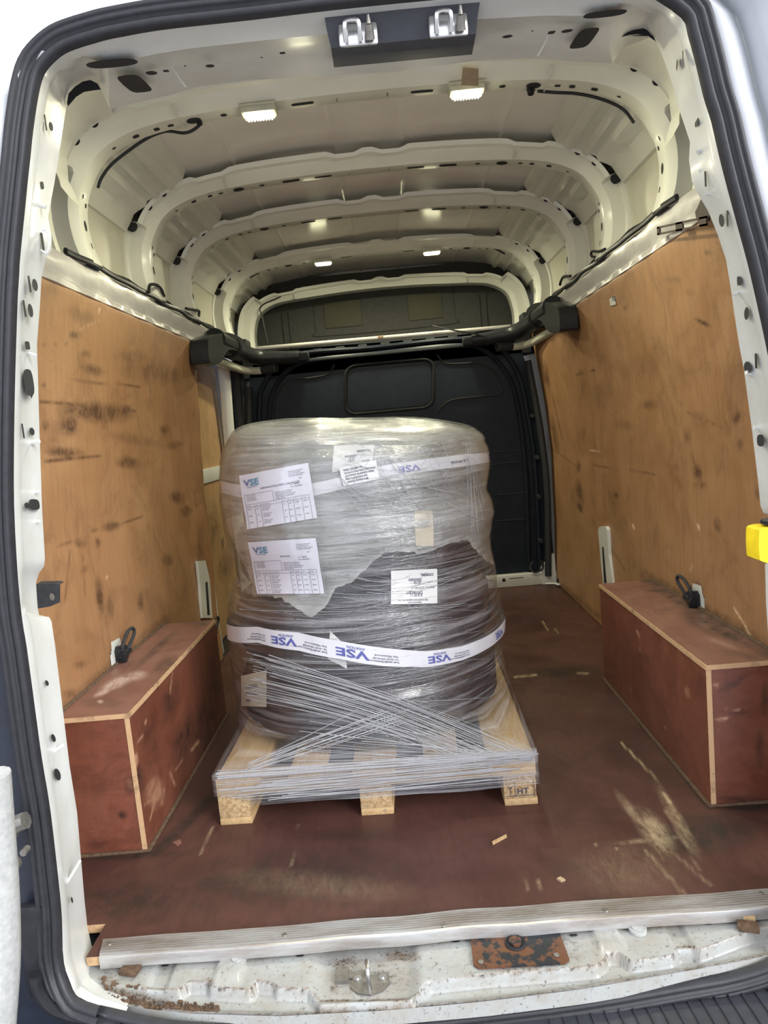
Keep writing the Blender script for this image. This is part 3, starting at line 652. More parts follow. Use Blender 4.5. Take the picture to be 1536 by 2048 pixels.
duct(1, [(1154, 619), (1156, 655), (1150, 663), (1136, 662), (1126, 655), (1114, 638), (1092, 634), (1082, 620), (1095, 606), (1120, 601), (1145, 607)], 'black roof duct with flared mouth at the far end of the right rail')

# ---------------------------------------------------------------- rear door ring
PAIRS = [((250, 2028), (262, 1996), -.10), ((185, 2008), (222, 1965), -.05), ((150, 1990), (195, 1925), .0), ((126, 1927), (183, 1890), .02), ((122, 1842), (175, 1854), .05), ((117, 1781), (169, 1800), .05), ((99, 1623), (154, 1623), .05), ((81, 1513), (139, 1530), .05), ((66, 1403), (125, 1414), .05), ((51, 1293), (110, 1290), .05),
 ((43, 1245), (103, 1243), .05), ((41, 1232), (98, 1234), .05), ((40, 1222), (78, 1230), .05), ((38, 1210), (75, 1214), .05), ((34, 1160), (72, 1165), .05), ((32, 1140), (78, 1146), .05), ((31, 1128), (88, 1133), .05), ((30, 1115), (90, 1118), .05),
 ((26, 1013), (84, 1013), .05), ((26, 866), (79, 866), .05), ((28, 760), (76, 756), .05), ((30, 690), (74, 690), .05), ((33, 600), (80, 609), .05), ((36, 550), (83, 555), .05), ((38, 515), (91, 519), .05), ((40, 490), (103, 498), .06), ((42, 465), (103, 470), .06), ((47, 425), (96, 434), .06),
 ((52, 375), (108, 370), .06), ((58, 320), (117, 318), .06), ((64, 262), (124, 268), .07), ((75, 190), (131, 225), .10), ((86, 150), (134, 204), .14), ((105, 125), (146, 182), .16), ((130, 105), (163, 168), .17), ((160, 93), (185, 163), .16), ((190, 84), (203, 180), .19), ((215, 77), (219, 219), .20), ((250, 70), (262, 208), .20), ((300, 61), (341, 190), .20), ((360, 53), (400, 173), .20), ((500, 38), (500, 160), .20), ((640, 21), (640, 154), .20),
 ((800, 4), (790, 143), .20), ((960, -10), (950, 122), .20), ((1100, -18), (1063, 117), .20), ((1160, -19), (1140, 122), .20), ((1200, -19), (1225, 127), .20), ((1235, -17), (1244, 96), .19), ((1265, -15), (1262, 72), .16), ((1295, -12), (1290, 74), .20), ((1318, -7), (1306, 82), .15), ((1336, 3), (1318, 95), .11), ((1364, 34), (1336, 142), .07), ((1378, 71), (1347, 176), .06), ((1394, 130), (1354, 205), .06), ((1409, 193), (1363, 233), .06), ((1425, 245), (1380, 284), .06), ((1440, 310), (1378, 320), .06), ((1455, 369), (1384, 363), .06), ((1462, 395), (1398, 392), .06), ((1472, 432), (1415, 420), .06),
 ((1480, 462), (1435, 468), .05), ((1497, 525), (1452, 520), .05), ((1510, 580), (1462, 580), .05), ((1520, 625), (1472, 650), .05), ((1534, 690), (1480, 700), .05), ((1544, 745), (1488, 740), .05), ((1560, 860), (1504, 860), .05), ((1574, 960), (1516, 960), .05), ((1580, 1010), (1521, 1012), .05), ((1582, 1030), (1527, 1026), .05), ((1584, 1060), (1545, 1034), .05), ((1588, 1120), (1545, 1122), .05), ((1589, 1130), (1530, 1128), .05), ((1592, 1200), (1532, 1205), .05), ((1598, 1400), (1545, 1400), .05), ((1600, 1600), (1550, 1600), .05), ((1598, 1760), (1555, 1740), .04), ((1585, 1870), (1550, 1790), .02)]
def outy(v): return float(np.interp(v, [0, 1700, 1930, 2045], [-.12, -.12, -.13, -.165]))
def outp(u, v): return np.array(at(u, v, 1, outy(v)))
def ring():
    O = [outp(*a) for a, b, y in PAIRS]; I = [np.array(at(*b, 1, y-(.05 if (y < .1 and 215 < b[1] < 1750) else 0))) for a, b, y in PAIRS]
    bm = bmesh.new(); rows = []
    n = len(O)
    for i in range(n):
        o, q = O[i], I[i]; top = PAIRS[i][2] > .165 and abs(o[0]) < .5
        r = [o, o+(q-o)*.10+np.array((0, .012, 0))]
        side = np.array((1.0 if o[0] > 0 else -1.0, 0, 0)) if not top else np.array((0, 0, 1.0))
        if top:
            r += [o+(q-o)*.22+np.array((0, 0, -.010)), o+(q-o)*.30+np.array((0, 0, .004)), o+(q-o)*.6, q]
        else:
            r += [o+(q-o)*.30+np.array((0, -.004, 0)), o+(q-o)*.36+side*.003, o+(q-o)*.75, q]
        # return behind the inner edge
        bk_ = q+(np.array((0, .012, .03)) if top else side*.045+np.array((0, .01, 0)))
        r.append(bk_); rows.append([bm.verts.new(p) for p in r])
    for i in range(n-1):
        for j in range(len(rows[0])-1): bm.faces.new((rows[i][j], rows[i][j+1], rows[i+1][j+1], rows[i+1][j]))
    def H(u, v, y, w_, h_, s=1, sq=2.2, tilt=0, mi=1):
        i = min(range(n), key=lambda k_: abs(PAIRS[k_][0][1]+PAIRS[k_][1][1]-2*v)+(0 if (PAIRS[k_][0][0] > 768) == (u > 768) else 9999)) 
        o, q = O[i], I[i]; a = (u-PAIRS[i][0][0])/((PAIRS[i][1][0]-PAIRS[i][0][0]) or 1); a = min(max(a, .35), 1)
        t = (q-o)/np.linalg.norm(q-o); b = np.array((0, 0, 1.0)); nr = np.cross(t, b); nr /= np.linalg.norm(nr)
        if nr@(CAM-o) < 0: nr = -nr
        dr = FW+RT*(u-768)/FPX-UP*(v-1024)/FPX; c = CAM+dr*(((o+nr*.0045-CAM)@nr)/(dr@nr))
        hole(bm, c, t, b, w_, h_, mi, sq)
    for u, v, w_, h_, sq in [(70, 570, .011, .018, 2), (59, 568, .004, .024, 8), (61, 621, .010, .020, 2), (49, 617, .004, .024, 8), (55, 691, .010, .012, 6), (58, 765, .018, .040, 3), (64, 863, .009, .012, 2), (46, 862, .003, .022, 8), (69, 1009, .017, .017, 3), (54, 1011, .008, .009, 2), (94, 1366, .006, .009, 2), (107, 1476, .008, .013, 2), (115, 1549, .012, .020, 2), (140, 1728, .006, .009, 2), (144, 1800, .007, .011, 2),
                            (102, 253, .008, .013, 2), (91, 245, .003, .022, 8), (84, 371, .007, .011, 4), (85, 483, .004, .026, 8),
                            (1354, 130, .009, .013, 2), (1366, 118, .004, .022, 8), (1393, 245, .008, .011, 4), (1411, 358, .003, .022, 8), (1443, 441, .010, .018, 2), (1455, 437, .003, .022, 8), (1478, 562, .008, .013, 5), (1493, 627, .009, .018, 2), (1495, 735, .013, .018, 2), (1512, 722, .004, .022, 8), (1521, 881, .012, .018, 3)]:
        H(u, v, 0, w_*2.7, h_*1.15, 1, sq)
    # torn slot on the left pillar
    # openings in the header
    def HT(u, v, w_, h_, sq=2.2, tilt=0):
        i = min(range(n), key=lambda k_: abs(PAIRS[k_][1][0]-u)+(0 if PAIRS[k_][2] > .165 else 999)); o, q = O[i], I[i]
        a = (v-PAIRS[i][0][1])/(PAIRS[i][1][1]-PAIRS[i][0][1]); d = q-o
        # intersect the view line with the plane of the panel
        nrm = np.cross(d, np.array((1.0, 0, 0))); nrm /= np.linalg.norm(nrm)
        if nrm[2] > 0: nrm = -nrm
        dr = FW+RT*(u-768)/FPX-UP*(v-1024)/FPX; t_ = ((o+nrm*.012-CAM)@nrm)/(dr@nrm); c = CAM+dr*t_
        ex = np.array((1.0, 0, 0)); ey = np.cross(nrm, ex); ca, sa = math.cos(tilt), math.sin(tilt)
        hole(bm, c, ex*ca+ey*sa, ey*ca-ex*sa, w_, h_, 1, sq)
    for u, v, w_, h_, sq in [(224, 127, .085, .035, 2.6), (270, 168, .042, .095, 4), (420, 132, .016, .018, 2), (303, 146, .020, .022, 2), (565, 106, .010, .012, 4), (370, 132, .004, .006, 2), (523, 115, .005, .006, 2), (332, 142, .010, .012, 8),
                             (1015, 73, .018, .016, 2), (1210, 28, .070, .026, 2.6), (1168, 77, .036, .095, 4), (1134, 62, .020, .016, 2), (1065, 62, .004, .006, 2), (1103, 65, .012, .014, 8)]: HT(u, v, w_, h_, sq)
    o = bmobj('door_1', bm, ['pillar', 'hole'], None, 'auto'); tag(o, kind='structure')
ring()
# lower seam ridges and raised edges on the pillars
bm = bmesh.new()
def seam(L, y, r=.0022): tube(bm, smooth_path([at(u, v, 1, y) for u, v in L], 4), r, 6)
seam([(121, 1792), (124, 1780), (140, 1755), (160, 1722)], -.055, .003); seam([(82, 1528), (96, 1516), (112, 1500), (126, 1490)], -.05, .003)
seam([(34, 706), (55, 706), (73, 712)], -.05, .003); seam([(38, 886), (60, 885), (79, 882)], -.04, .004); seam([(80, 983), (55, 988), (48, 1000), (46, 1030), (52, 1045), (80, 1042)], -.03, .0028)
seam([(58, 395), (75, 408), (92, 414)], -.04, .004); seam([(1395, 305), (1415, 293), (1430, 270)], -.04, .004); seam([(1466, 590), (1490, 578), (1508, 575)], -.04, .003); seam([(1492, 745), (1515, 750)], -.03, .004); seam([(1508, 855), (1530, 858)], -.03, .004)
seam([(1398, 340), (1404, 345), (1412, 350), (1420, 365), (1418, 385), (1408, 390)], -.03, .0016); seam([(84, 460), (95, 462), (98, 480), (94, 505), (82, 500)], -.04, .0016)
seam([(314, 66), (325, 90), (345, 135), (372, 174)], .06, .0016); seam([(1106, 0), (1103, 40), (1095, 75), (1075, 112)], .06, .0016)
seam([(36, 1160), (45, 1150)], -.03, .002)
tag(bmobj('trim_32', bm, 'pillar'), kind='structure')
# torn slot: ragged dark tear
bm = bmesh.new(); L = [(50, 742), (54, 738), (58, 742), (62, 741), (60, 748), (63, 762), (67, 775), (66, 790), (63, 797), (60, 786), (54, 780), (50, 765), (48, 752)]
f = bm.faces.new([bm.verts.new(at(u, v, 1, -.045)) for u, v in L]); 
tag(bmobj('torn_slot', bm, 'hole', None, False), 'ragged torn slot in the white left door pillar, level with the bulkhead window', 'hole')

# gusset boxes in the two top corners between ring and first hoop (behind the arched openings)
bm = bmesh.new()
for s in (-1, 1):
    prof = [(.66, 1.545), (.685, 1.62), (.68, 1.68), (.655, 1.72), (.61, 1.75), (.54, 1.775)]
    rows = []
    for y, e in ((.24, -.02), (.40, .045), (.55, .09), (.705, .125)):
        rows.append([bm.verts.new((s*(x+e), y, z+e*.62)) for x, z in prof])
    for j in range(len(rows)-1):
        for i in range(len(prof)-1): bm.faces.new((rows[j][i], rows[j][i+1], rows[j+1][i+1], rows[j+1][i]))
tag(bmobj('trim_33', bm, 'rib'), kind='structure')
bm = bmesh.new()
for L in ([(134, 205), (137, 187), (150, 173), (165, 163), (181, 160), (195, 167), (202, 179), (186, 181), (168, 184), (152, 194), (136, 213)], [(1243, 74), (1250, 60), (1262, 51), (1276, 50), (1296, 61), (1310, 72), (1318, 85), (1316, 92), (1310, 82), (1296, 72), (1276, 68), (1259, 70)]):
    bm.faces.new([bm.verts.new(at(u, v, 1, .118)) for u, v in L])  # flat dark faces painted for the shade inside the arched openings
tag(bmobj('trim_42', bm, 'hole', None, False), kind='structure')
# rear end of the outer roof and body sides, from the seal back to the first hoop
bm = bmesh.new(); rows = []; cen = at(768, 900, 1, -.12)
for a, b, y in PAIRS:
    if a[1] > 520: continue
    o = outp(*a); d = np.array((o[0]-cen[0], 0, o[2]-cen[2])); d /= np.linalg.norm(d); p0 = o+d*.030
    q = CAM+(p0-CAM)*((.68-CAM[1])/(p0[1]-CAM[1])); q = q-d*.012
    rows.append([bm.verts.new(p0), bm.verts.new(p0+(q-p0)*.5), bm.verts.new(q)])
for i in range(len(rows)-1):
    for j in range(2): bm.faces.new((rows[i][j], rows[i][j+1], rows[i+1][j+1], rows[i+1][j]))
tag(bmobj('trim_34', bm, 'rib', None, True), kind='structure')

# rubber seal: three beads round the opening
def seal():
    B = [(200, 2012), (300, 2034), (384, 2045), (560, 2050), (768, 2040), (968, 2021), (1168, 1996), (1368, 1961), (1470, 1942), (1560, 1910)]
    L = [a for a, b, y in PAIRS]
    P = [outp(u, v) for u, v in L if not (1505 < v < 1506)] + [outp(u, v) for u, v in reversed(B)]
    P = [P[0]] + [p for i, p in enumerate(P[1:]) if np.linalg.norm(p-P[i]) > .02]
    P = smooth_path(P, 3, True); n = len(P)
    cen = np.array((0, -.12, .8))
    bm = bmesh.new(); rows = []
    prof = [(-.002, 0), (.000, .012), (.006, .018), (.012, .012), (.014, .006), (.017, .016), (.022, .020), (.026, .014), (.0275, .008), (.030, .013), (.036, .015), (.040, .008), (.041, -.02)]
    for i in range(n):
        t = P[(i+2) % n]-P[(i-2) % n]; t /= np.linalg.norm(t)
        o = np.cross(t, np.array((0, 1.0, 0))); o /= np.linalg.norm(o)
        if o@(P[i]-cen) < 0: o = -o
        rows.append([bm.verts.new(P[i]+o*a+np.array((0, -b, 0))) for a, b in prof])
    for i in range(n):
        for j in range(len(prof)-1): bm.faces.new((rows[i][j], rows[i][j+1], rows[(i+1) % n][j+1], rows[(i+1) % n][j]))
    o = bmobj('door_seal', bm, 'rubber', None, True); tag(o, 'black ribbed rubber door seal round the rear opening', 'seal')
seal()

# ---------------------------------------------------------------- sill
LIP = [(150, 1988), (200, 2010), (250, 2027), (384, 2043), (560, 2048), (768, 2037), (968, 2019), (1168, 1994), (1368, 1959), (1536, 1929), (1600, 1905)]
LX = []
for u, v in LIP:
    p = at(u, v, 2, -.055); LX.append((p[0], p[1]))
LX.sort()
def lipy(x): return float(np.interp(x, [a for a, b in LX], [b for a, b in LX]))
def ss(a, b, x): t = min(max((x-a)/(b-a), 0), 1); return t*t*(3-2*t)
SPX = [(150, 1950), (230, 1970), (285, 1977), (357, 1980), (380, 1964), (415, 1964), (421, 1975), (500, 1980), (515, 1962), (545, 1967), (555, 1977), (615, 1977), (640, 2003), (823, 2000), (860, 1962), (968, 1950), (1193, 1932), (1208, 1920), (1214, 1907), (1238, 1907), (1260, 1922), (1343, 1912), (1355, 1895), (1385, 1895), (1400, 1900), (1488, 1867), (1560, 1850)]
STEP = sorted([tuple(at(u, v, 2, -.028)[:2]) for u, v in SPX])
def stepy(x): return float(np.interp(x, [a for a, b in STEP], [b for a, b in STEP]))
def sillz(x, y):
    z = -.026; z -= .022*(1-ss(stepy(x)-.007, stepy(x), y))
    # recess round the catch
    if -.27 < x < -.0: z -= .010*ss(-.25, -.21, x)*(1-ss(-.06, -.03, x))
    # cross channels
    for a, b in ((-.425, -.36), (.29, .35)): z += .007*ss(a, a+.012, x)*(1-ss(b-.012, b, x))*ss(-.12, -.08, y)
    for a, b in ((-.545, -.50), (.43, .47)): z -= .006*ss(a, a+.01, x)*(1-ss(b-.01, b, x))
    ly = lipy(x); z += .010*(1-ss(ly, ly+.022, y))
    if x < -.66: z += ((-.66-x)/.1)**2*.05
    return z+.0008*noise.noise((x*20, y*20, 0))
SS = [('b', 250, 1995, 110, 16, 12, 1.0), ('b', 340, 2025, 120, 12, 6, .9), ('b', 700, 2030, 260, 8, -3, .75), ('b', 1100, 1990, 250, 9, -10, .75), ('b', 1450, 1935, 120, 12, -10, 1.0), ('b', 800, 1912, 40, 14, 0, .8), ('b', 690, 1925, 35, 14, 0, .75), ('b', 740, 1955, 85, 45, 0, .45), ('b', 590, 1900, 22, 9, 0, .9), ('b', 418, 1965, 12, 9, 30, .9), ('b', 490, 1910, 60, 20, 0, .3), ('b', 1060, 1900, 120, 40, 0, .5), ('b', 930, 1870, 90, 14, -4, .7), ('b', 1300, 1850, 80, 12, -6, .5), ('b', 1040, 1935, 110, 9, -8, .5), ('b', 670, 1975, 12, 14, 0, .6), ('b', 300, 1900, 90, 8, 0, .6), ('b', 1500, 1850, 30, 16, 0, .6), ('b', 880, 1870, 50, 10, 0, .5), ('b', 210, 1960, 20, 30, 0, .35)]
def sl(a, t):
    y0 = lipy(a); y = y0+(-.0-y0)*t; return (a, y, sillz(a, y))
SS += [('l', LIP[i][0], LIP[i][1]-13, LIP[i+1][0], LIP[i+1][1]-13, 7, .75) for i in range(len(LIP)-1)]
SS += [('l', SPX[i][0], SPX[i][1]-1, SPX[i+1][0], SPX[i+1][1]-1, 1.8, .8) for i in range(2, len(SPX)-2)]  # shadow lines of the step edges, painted in as dark marks
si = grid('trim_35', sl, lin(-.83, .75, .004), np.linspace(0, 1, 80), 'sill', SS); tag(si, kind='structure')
bm = bmesh.new()   # dark well under the board edge + sill front lip turning down
for i in range(40):
    x0, x1 = -.735+1.485*i/40, -.735+1.485*(i+1)/40
    bm.faces.new([bm.verts.new(p) for p in ((x0, lipy(x0), -.040), (x1, lipy(x1), -.040), (x1, lipy(x1)-.004, -.065), (x0, lipy(x0)-.004, -.065))])
bmesh.ops.remove_doubles(bm, verts=bm.verts, dist=.0005)
tag(bmobj('trim_36', bm, 'sill', None, True), kind='structure')
bm = bmesh.new(); box(bm, (0, .3, -.045), (1.75, .66, .02)); box(bm, (0, 1.6, -.045), (1.75, 2.4, .02))
tag(bmobj('trim_37', bm, 'hole', None, False), kind='structure')
# round plugs, small holes and packers on the sill
def sp_(u, v, z=-.026): return Vector(at(u, v, 2, z))
for (u, v, lab) in ((475, 1918, 'round white plastic plug in the sill left of the door catch'), (1275, 1856, 'round white plastic plug in the sill near its right end')):
    p = sp_(u, v, -.020); bm = bmesh.new(); cyl(bm, p-Vector((0, 0, .006)), p+Vector((0, 0, .001)), .0165, 28); cyl(bm, p, p+Vector((0, 0, .0035)), .011, 24)
    for k_ in range(16):
        a = k_*math.pi/8; box(bm, p+Vector((.0138*math.cos(a), .0138*math.sin(a), .0015)), (.003, .001, .001), Matrix.Rotation(a, 4, 'Z'))
    tag(bmobj('sill_plug', bm, 'plug'), lab, 'plug')
bm = bmesh.new()
for u, v in ((330, 1931), (600, 1911), (912, 1882), (1147, 1870), (1417, 1847)): hole(bm, sp_(u, v, -.0235), (1, 0, 0), (0, 1, 0), .015, .006, 0, 3)
tag(bmobj('trim_38', bm, 'hole', None, False), kind='structure')
bm = bmesh.new()
for u, v in ((402, 1918), (1345, 1845)): p = sp_(u, v, -.0225); cyl(bm, p, p+Vector((0, 0, .002)), .006, 14)
tag(bmobj('trim_39', bm, 'dsteel'), kind='structure')
for (u, v, a, lab) in ((270, 1924, -.25, 'wooden packer block wedged under the sill edge at the left corner'), (1492, 1838, -.35, 'wooden packer block wedged under the threshold at the right end')):
    p = sp_(u, v, -.016); r = empty('packer_block', p, lab, 'packer')
    bm = bmesh.new(); box(bm, p+Vector((.0, .012, 0)), (.040, .026, .012), Matrix.Rotation(a, 4, 'Z'), .001); bmobj('wood_packer', bm, 'pine', r)
    bm = bmesh.new(); box(bm, p+Vector((-.004, -.016, -.003)), (.036, .024, .008), Matrix.Rotation(a, 4, 'Z'), .001); bmobj('rubber_packer', bm, 'debris', r)
# debris crumbs in the left corner: countless
bm = bmesh.new()
for i in range(330):
    x = random.uniform(-.64, -.40); t = abs(random.gauss(0, .5)); y = lipy(x)+.008+t*.018; z = sillz(x, y)
    r = random.uniform(.0012, .0042); m_ = bmesh.ops.create_icosphere(bm, subdivisions=1, radius=r)
    bmesh.ops.transform(bm, matrix=Matrix.Translation((x, y, z+r*.6)) @ Matrix.Rotation(random.random()*3, 4, (random.random(), random.random(), .3)) @ Matrix.Diagonal((1.6, 1, .8, 1)), verts=m_['verts'])
tag(bmobj('dirt_crumbs', bm, 'debris', None, False), 'brown dirt crumbs heaped in the left corner of the sill', 'dirt', None, 'stuff')
# door catch
p = sp_(735, 1972, -.060); r = empty('door_catch', p, 'worn steel door catch with upright hoop bolted in the middle of the sill', 'door catch')
def cp(u, v, z): return Vector(at(u, v, 2, z))
bm = bmesh.new(); L = [(706, 1962), (778, 1950), (781, 1972), (765, 1988), (742, 1996), (716, 1993), (703, 1983)]
prism(bm, [cp(u, v, -.039) for u, v in L], (0, 0, .007)); L = [(672, 1943), (697, 1942), (698, 1970), (672, 1972)]
prism(bm, [cp(u, v, -.038) for u, v in L], (0, 0, .010)); prism(bm, [cp(u, v, -.038) for u, v in [(690, 1950), (740, 1947), (740, 1962), (690, 1962)]], (0, 0, .006))
cpl = bmobj('catch_plate', bm, 'dsteel', r)
bm = bmesh.new(); a = cp(739, 1978, -.032); b = cp(737, 1952, -.032)
tube(bm, smooth_path([a+Vector((0, 0, -.003)), a+Vector((0, 0, .022)), a+Vector((0, .006, .033)), b+Vector((0, -.004, .034)), b+Vector((0, 0, .022)), b+Vector((0, 0, -.004))], 5), .0042, 10)
bmobj('catch_hoop', bm, 'steel', r)
for u, v in ((716, 1959), (766, 1957)):
    q = cp(u, v, -.033); bm = bmesh.new(); cyl(bm, q, q+Vector((0, 0, .003)), .0075, 18); cyl(bm, q, q+Vector((0, 0, .005)), .003, 8); bmobj('bolt', bm, 'steel', cpl)
# rusty plate
L = [(941, 1876), (947, 1932), (958, 1939), (1130, 1929), (1139, 1922), (1118, 1864)]
c = sp_(1035, 1905, -.022); r = empty('tow_plate', c, 'rusty steel plate with a round socket let into the sill, right of the catch', 'plate')
bm = bmesh.new(); prism(bm, [cp(u, v, -.024) for u, v in L], (0, 0, .004)); bmobj('rusted_plate', bm, 'rust', r, False)
bm = bmesh.new(); q = cp(1031, 1886, -.019); tube(bm, [q+Vector((.0175*math.cos(a), .0175*math.sin(a), 0)) for a in np.linspace(0, 2*math.pi, 25)[:-1]], .0028, 6, closed=True); cyl(bm, q-Vector((0, 0, .003)), q+Vector((0, 0, .0008)), .0165, 24); sk_ = bmobj('socket', bm, 'hole', r)
bm = bmesh.new(); cyl(bm, q, q+Vector((0, 0, .006)), .012, 20); bmobj('socket_plug', bm, 'rust', sk_)
for u, v in ((962, 1925), (1113, 1911)):
    q = cp(u, v, -.019); bm = bmesh.new(); cyl(bm, q, q+Vector((0, 0, .002)), .0052, 14); bmobj('screw', bm, 'dsteel', r)

# threshold strip
th = empty('threshold_strip', (0, -.02, 0), 'ribbed aluminium threshold strip screwed along the front edge of the floor', 'threshold strip')
bm = bmesh.new(); n = 90
prof = [(.003, .0005)]
for k_ in range(7):
    y = -.002-k_*.0062; prof += [(y, .0052), (y-.0034, .0052), (y-.0040, .0022), (y-.0058, .0022)]
prof += [(-.047, .004), (-.0505, .003), (-.052, 0), (-.0525, -.020), (-.0505, -.021), (-.049, -.012)]
rows = []
for i in range(n+1):
    x = -.648+(1.36)*i/n; b = .0035*math.sin(x*5.5+.6)+.0012*math.sin(x*23); dz = .0008*math.sin(x*31)
    rows.append([bm.verts.new((x+(.0 if i else -.012*(yy+.05)/.05), yy+b*(1 if yy > -.045 else .9), zz+dz+.0005)) for yy, zz in prof])
for i in range(n):
    for j in range(len(prof)-1): bm.faces.new((rows[i][j], rows[i][j+1], rows[i+1][j+1], rows[i+1][j]))
bmobj('ribbed_strip', bm, 'alu', th)
for u, v in ((219, 1888), (569, 1870), (887, 1851), (1212, 1821), (1523, 1787)):
    q = cp(u, v, .0045); bm = bmesh.new(); cyl(bm, q, q+Vector((0, 0, .0022)), .0058, 16, .0045); box(bm, q+Vector((0, 0, .0024)), (.006, .001, .001)); bmobj('screw', bm, 'dsteel', th)

# ---------------------------------------------------------------- wheel boxes
def wheelbox(s, a, y1, y2, h, lab, st_top, wn_top, st_side, wn_side, st_front, wn_front):
    r = empty('wheel_box', (s*(a+.09), (y1+y2)/2, 0), lab, 'wheel box'); T = .012; xo = .862
    def e(v): return v
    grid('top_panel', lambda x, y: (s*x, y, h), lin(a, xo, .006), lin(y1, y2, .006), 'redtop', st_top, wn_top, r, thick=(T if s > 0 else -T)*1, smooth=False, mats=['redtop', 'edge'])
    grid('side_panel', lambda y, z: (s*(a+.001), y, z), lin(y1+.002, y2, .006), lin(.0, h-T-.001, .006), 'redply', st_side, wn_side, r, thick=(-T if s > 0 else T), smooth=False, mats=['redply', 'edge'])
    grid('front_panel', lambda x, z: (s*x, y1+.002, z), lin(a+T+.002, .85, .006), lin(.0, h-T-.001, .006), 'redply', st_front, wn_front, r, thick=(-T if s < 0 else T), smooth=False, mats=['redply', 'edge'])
    bm = bmesh.new(); box(bm, (s*(a+.09), y2-.006, (h-T)/2), (.17, T, h-T)); bmobj('back_panel', bm, 'redply', r, False)
    # splintered raw edge along the top and front corners
    bm = bmesh.new()
    for i in range(int((y2-y1)/.012)):
        y = y1+.006+i*.012; wv = .0016+.003*abs(noise.noise((y*40, s*7, 0)))
        box(bm, (s*(a+wv/2-.0003), y, h+.0002), (wv, .0125, .0006))
    box(bm, (s*(a-.0002), (y1+y2)/2, h-T/2), (.001, y2-y1, T-.001)); box(bm, (s*(a+.09), y1-.0002, h-T/2), (.176, .001, T-.001)); box(bm, (s*(a+T/2+.0005), y1+.0008, (h-T)/2), (T, .0016, h-T-.001))
    bmobj('raw_edge', bm, 'edge', r, False)
    # sealant bead round the foot and along the wall
    bm = bmesh.new()
    P = [(s*.85, y1-.003, .002), (s*(a-.003), y1-.003, .002), (s*(a-.003), y2, .002)]; tube(bm, P, .0055, 6)
    tube(bm, [(s*(W(h)-.004), y1+.01, h+.001), (s*(W(h)-.004), y2, h+.001)], .0055, 6)
    bmobj('sealant_bead', bm, 'debris', r)
    return r
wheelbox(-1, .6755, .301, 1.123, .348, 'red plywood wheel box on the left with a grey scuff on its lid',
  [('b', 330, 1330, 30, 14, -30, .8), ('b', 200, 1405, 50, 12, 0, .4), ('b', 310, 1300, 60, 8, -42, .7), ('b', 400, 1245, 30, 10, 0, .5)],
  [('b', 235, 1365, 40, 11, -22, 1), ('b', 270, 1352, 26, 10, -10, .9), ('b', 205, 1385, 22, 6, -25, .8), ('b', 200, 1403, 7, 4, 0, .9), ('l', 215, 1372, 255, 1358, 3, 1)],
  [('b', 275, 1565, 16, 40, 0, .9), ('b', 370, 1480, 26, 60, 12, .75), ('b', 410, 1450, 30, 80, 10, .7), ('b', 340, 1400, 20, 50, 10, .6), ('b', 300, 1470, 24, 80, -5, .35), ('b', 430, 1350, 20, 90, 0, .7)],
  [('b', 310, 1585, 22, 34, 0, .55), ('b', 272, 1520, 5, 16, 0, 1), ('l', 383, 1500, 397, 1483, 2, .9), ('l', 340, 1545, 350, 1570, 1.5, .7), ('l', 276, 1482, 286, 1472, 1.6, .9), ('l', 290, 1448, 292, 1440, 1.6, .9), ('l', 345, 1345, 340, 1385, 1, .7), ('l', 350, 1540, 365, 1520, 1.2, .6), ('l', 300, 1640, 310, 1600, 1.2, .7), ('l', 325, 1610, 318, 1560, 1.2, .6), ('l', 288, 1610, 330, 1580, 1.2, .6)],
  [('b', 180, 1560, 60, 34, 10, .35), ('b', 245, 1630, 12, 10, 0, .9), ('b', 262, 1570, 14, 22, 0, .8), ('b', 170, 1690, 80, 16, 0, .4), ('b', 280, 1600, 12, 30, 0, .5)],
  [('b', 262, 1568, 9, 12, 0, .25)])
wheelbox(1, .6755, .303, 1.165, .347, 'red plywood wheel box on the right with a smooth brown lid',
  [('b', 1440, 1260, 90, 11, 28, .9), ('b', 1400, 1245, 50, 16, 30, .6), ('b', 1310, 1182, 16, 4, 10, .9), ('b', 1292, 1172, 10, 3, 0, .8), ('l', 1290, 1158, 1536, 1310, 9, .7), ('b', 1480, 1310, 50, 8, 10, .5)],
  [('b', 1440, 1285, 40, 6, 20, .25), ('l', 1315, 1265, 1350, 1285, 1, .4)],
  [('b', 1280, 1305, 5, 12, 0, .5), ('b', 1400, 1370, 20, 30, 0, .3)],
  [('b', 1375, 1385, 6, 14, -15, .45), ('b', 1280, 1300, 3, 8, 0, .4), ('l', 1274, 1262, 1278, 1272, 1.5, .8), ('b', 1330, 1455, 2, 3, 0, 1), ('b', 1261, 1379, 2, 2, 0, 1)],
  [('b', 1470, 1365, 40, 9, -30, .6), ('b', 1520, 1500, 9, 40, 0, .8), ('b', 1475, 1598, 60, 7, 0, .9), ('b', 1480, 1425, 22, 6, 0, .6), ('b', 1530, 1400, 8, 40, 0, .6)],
  [('l', 1434, 1440, 1455, 1438, 2.2, 1), ('l', 1430, 1368, 1436, 1372, 2, .8), ('l', 1450, 1418, 1490, 1422, 1.1, .7), ('l', 1422, 1372, 1436, 1370, 1.4, .6)])

